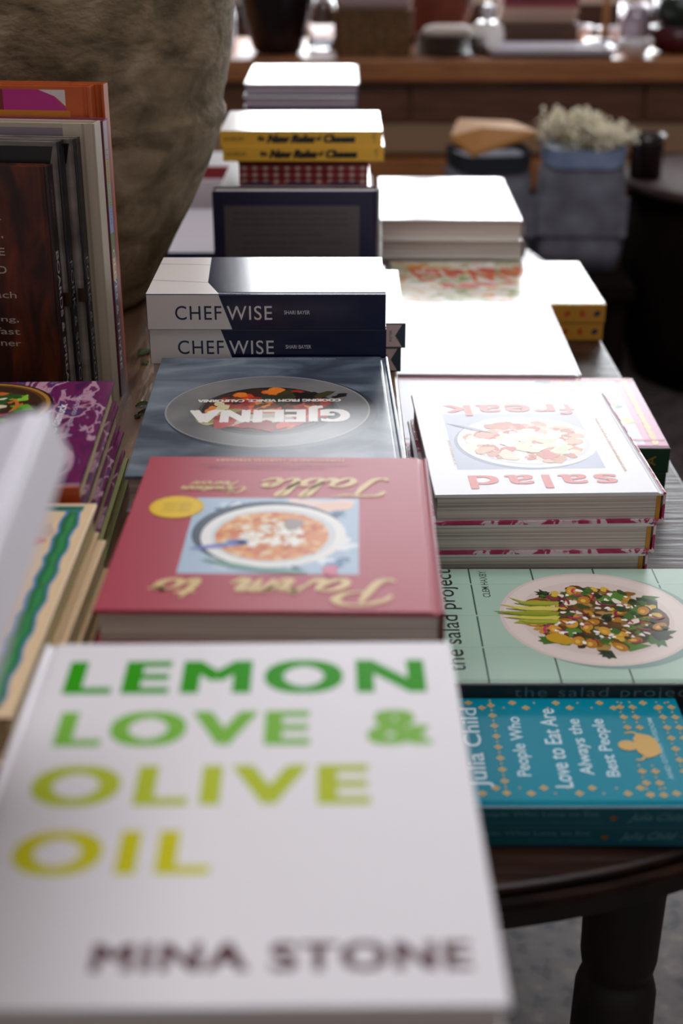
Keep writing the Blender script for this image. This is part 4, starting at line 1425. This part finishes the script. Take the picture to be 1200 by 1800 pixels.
# ------------------------------------------------------------------ bench with felt bags
root = tag(empty('low_bench', (.55, 3.92, 0)), 'dark low bench in the shade behind the right stacks', 'bench')
mb = MB()
mb.box(-.40, .245, -.30, .30, .34, .38, DULLBLACK, .004)
mb.build('bench_top', root)
mb = MB()
mb.box(-.38, .23, -.28, .28, .0, .34, DULLBLACK)
mb.build('bench_body', root)
FELT = noise_mat('grey_blue_felt', [(.3, '#605f6a'), (.6, '#7c7c88'), (.8, '#9496a2')], 14, 6, rough=.95, bump=.5, bump_scale=50, spec=.1)
FELTL = noise_mat('pale_blue_felt', [(.3, '#7484a4'), (.8, '#9aaac8')], 14, 6, rough=.95, bump=.5, bump_scale=50, spec=.1)


def bag(name, label, x, y, w, h, tilt):
    root = tag(empty(name, (x, y, .38), (0, 0, tilt)), label, 'bag', 'felt bags on the dark bench')
    mb = MB()
    d = .085
    loops = []
    for a, z, sag in ((.0, 0, 0), (.01, .06, .004), (.012, .16, .006), (.004, .26, 0), (-.012, h, 0)):
        L = rrect(-w / 2 - a, w / 2 + a, -d - sag, d + sag, .04, z, 5)
        if z == h:
            L = [(px, py, z - .05 * math.cos(px / (w / 2) * 1.2) * .6) for px, py, _ in L]
        loops.append(L)
    mb.loft(loops, FELT, smooth=True)
    mb.build('bag_body', root)
    mb = MB()
    mb.loft([rrect(-w / 2 - .012, w / 2 + .012, -d - .012, -d - .004, .003, z, 2) for z in (.10, .21)], FELT)
    mb.build('front_pocket', root)
    mb = MB()
    mb.loft([[(px * 1.02, py * 1.06, z - .05 * math.cos(px / (w / 2) * 1.2) * .6) for px, py, _ in rrect(-w / 2 + .002, w / 2 - .002, -d - .002, d + .002, .04, 0, 5)] for z in (h - .035, h + .012)], FELTL if 'flower' in label else ink('#20242c', .9), caps=False, smooth=True)
    mb.build('turned_rim', root)
    return root


bag('felt_bag', 'grey felt bag with tan paper at its mouth, on the dark bench', .405, 3.86, .215, .33, .12)
bag('felt_bag', 'blue-grey felt bag stuffed with white dried flowers, on the dark bench', .672, 3.88, .225, .34, -.08)
# tan paper in the first bag
mb = MB()
TAN = ink('#b07a3e', .7)
v = [(-.118, -.05, .012), (-.06, -.08, -.03), (.118, -.05, .022), (.06, .06, .034), (-.09, .06, .040), (-.02, 0, .026)]
vv = v + [(x, y, z - .012) for x, y, z in v]
mb.mesh(vv, [(0, 1, 5), (1, 2, 5), (2, 3, 5), (3, 4, 5), (4, 0, 5), (6, 11, 7), (7, 11, 8), (8, 11, 9), (9, 11, 10), (10, 11, 6), (0, 6, 7, 1), (1, 7, 8, 2), (2, 8, 9, 3), (3, 9, 10, 4), (4, 10, 6, 0)], TAN, False)
tag(mb.build('tan_wrapping_paper', loc=(.415, 3.86, .738)), 'folded tan wrapping paper poking out of the left felt bag', 'paper')
# dried flowers
rnd = random.Random(21)
FLW = ink('#ece4cc', .9)
FLG = ink('#7f7c44', .9)
root = tag(empty('dried_flowers', (.672, 3.88, .66)), 'bunch of cream dried flower heads in the blue-grey felt bag', 'flowers')
mbh, mbs = MB(), MB()
for k in range(26):
    a, q = rnd.uniform(0, 6.28), .1 * rnd.random() ** .5
    hx, hy, hz = q * 1.25 * math.cos(a) + .0, q * .7 * math.sin(a), .075 + rnd.uniform(-.035, .055) + .035 * (1 if math.cos(a) < -.3 else 0)
    for j in range(26):
        c = Vector((hx, hy, hz)) + Vector((rnd.gauss(0, .015), rnd.gauss(0, .014), rnd.gauss(0, .012)))
        r = rnd.uniform(.005, .009)
        mbh.mesh([c + Vector(p) * r for p in ((1, 0, 0), (-1, 0, 0), (0, 1, 0), (0, -1, 0), (0, 0, 1), (0, 0, -1))], [(0, 2, 4), (2, 1, 4), (1, 3, 4), (3, 0, 4), (2, 0, 5), (1, 2, 5), (3, 1, 5), (0, 3, 5)], FLW, True)
    p0 = Vector((hx * .4, hy * .4, .03))
    p1 = Vector((hx, hy, hz))
    e = Vector((.0025, 0, 0))
    f_ = Vector((0, .0025, 0))
    mbs.loft([[p + e, p + f_, p - e, p - f_] for p in (p0, p1)], FLG)
mbh.build('flower_heads', root)
mbs.build('stems', root)

# ------------------------------------------------------------------ round dark stand with candle
root = tag(empty('round_stand', (1.21, 4.05, 0)), 'dark round barrel-like stand at the right behind the tables', 'stand')
mb = MB()
mb.lathe([(.30, 0), (.34, .1), (.37, .3), (.37, .42), (.35, .55), (.34, .57)], DULLBLACK, 48)
mb.build('barrel_body', root)
mb = MB()
mb.lathe([(.38, .57), (.39, .575), (.39, .595), (.38, .60)], ink('#4a3a38', .75, 0, .15), 48)
mb.build('stand_top', root)
lathe_thing('candle_jar', 'dark amber candle jar on the left rim of the round stand', 'candle', .875, 4.0, .60, [('jar_body', [(.04, 0), (.046, .006), (.047, .1), (.047, .125), (.043, .125), (.042, .108)], ink('#1a0d0a', .12)), ('wax_top', [(.0415, .1), (.0415, .112), (.02, .114)], ink('#8a4a30', .5))])
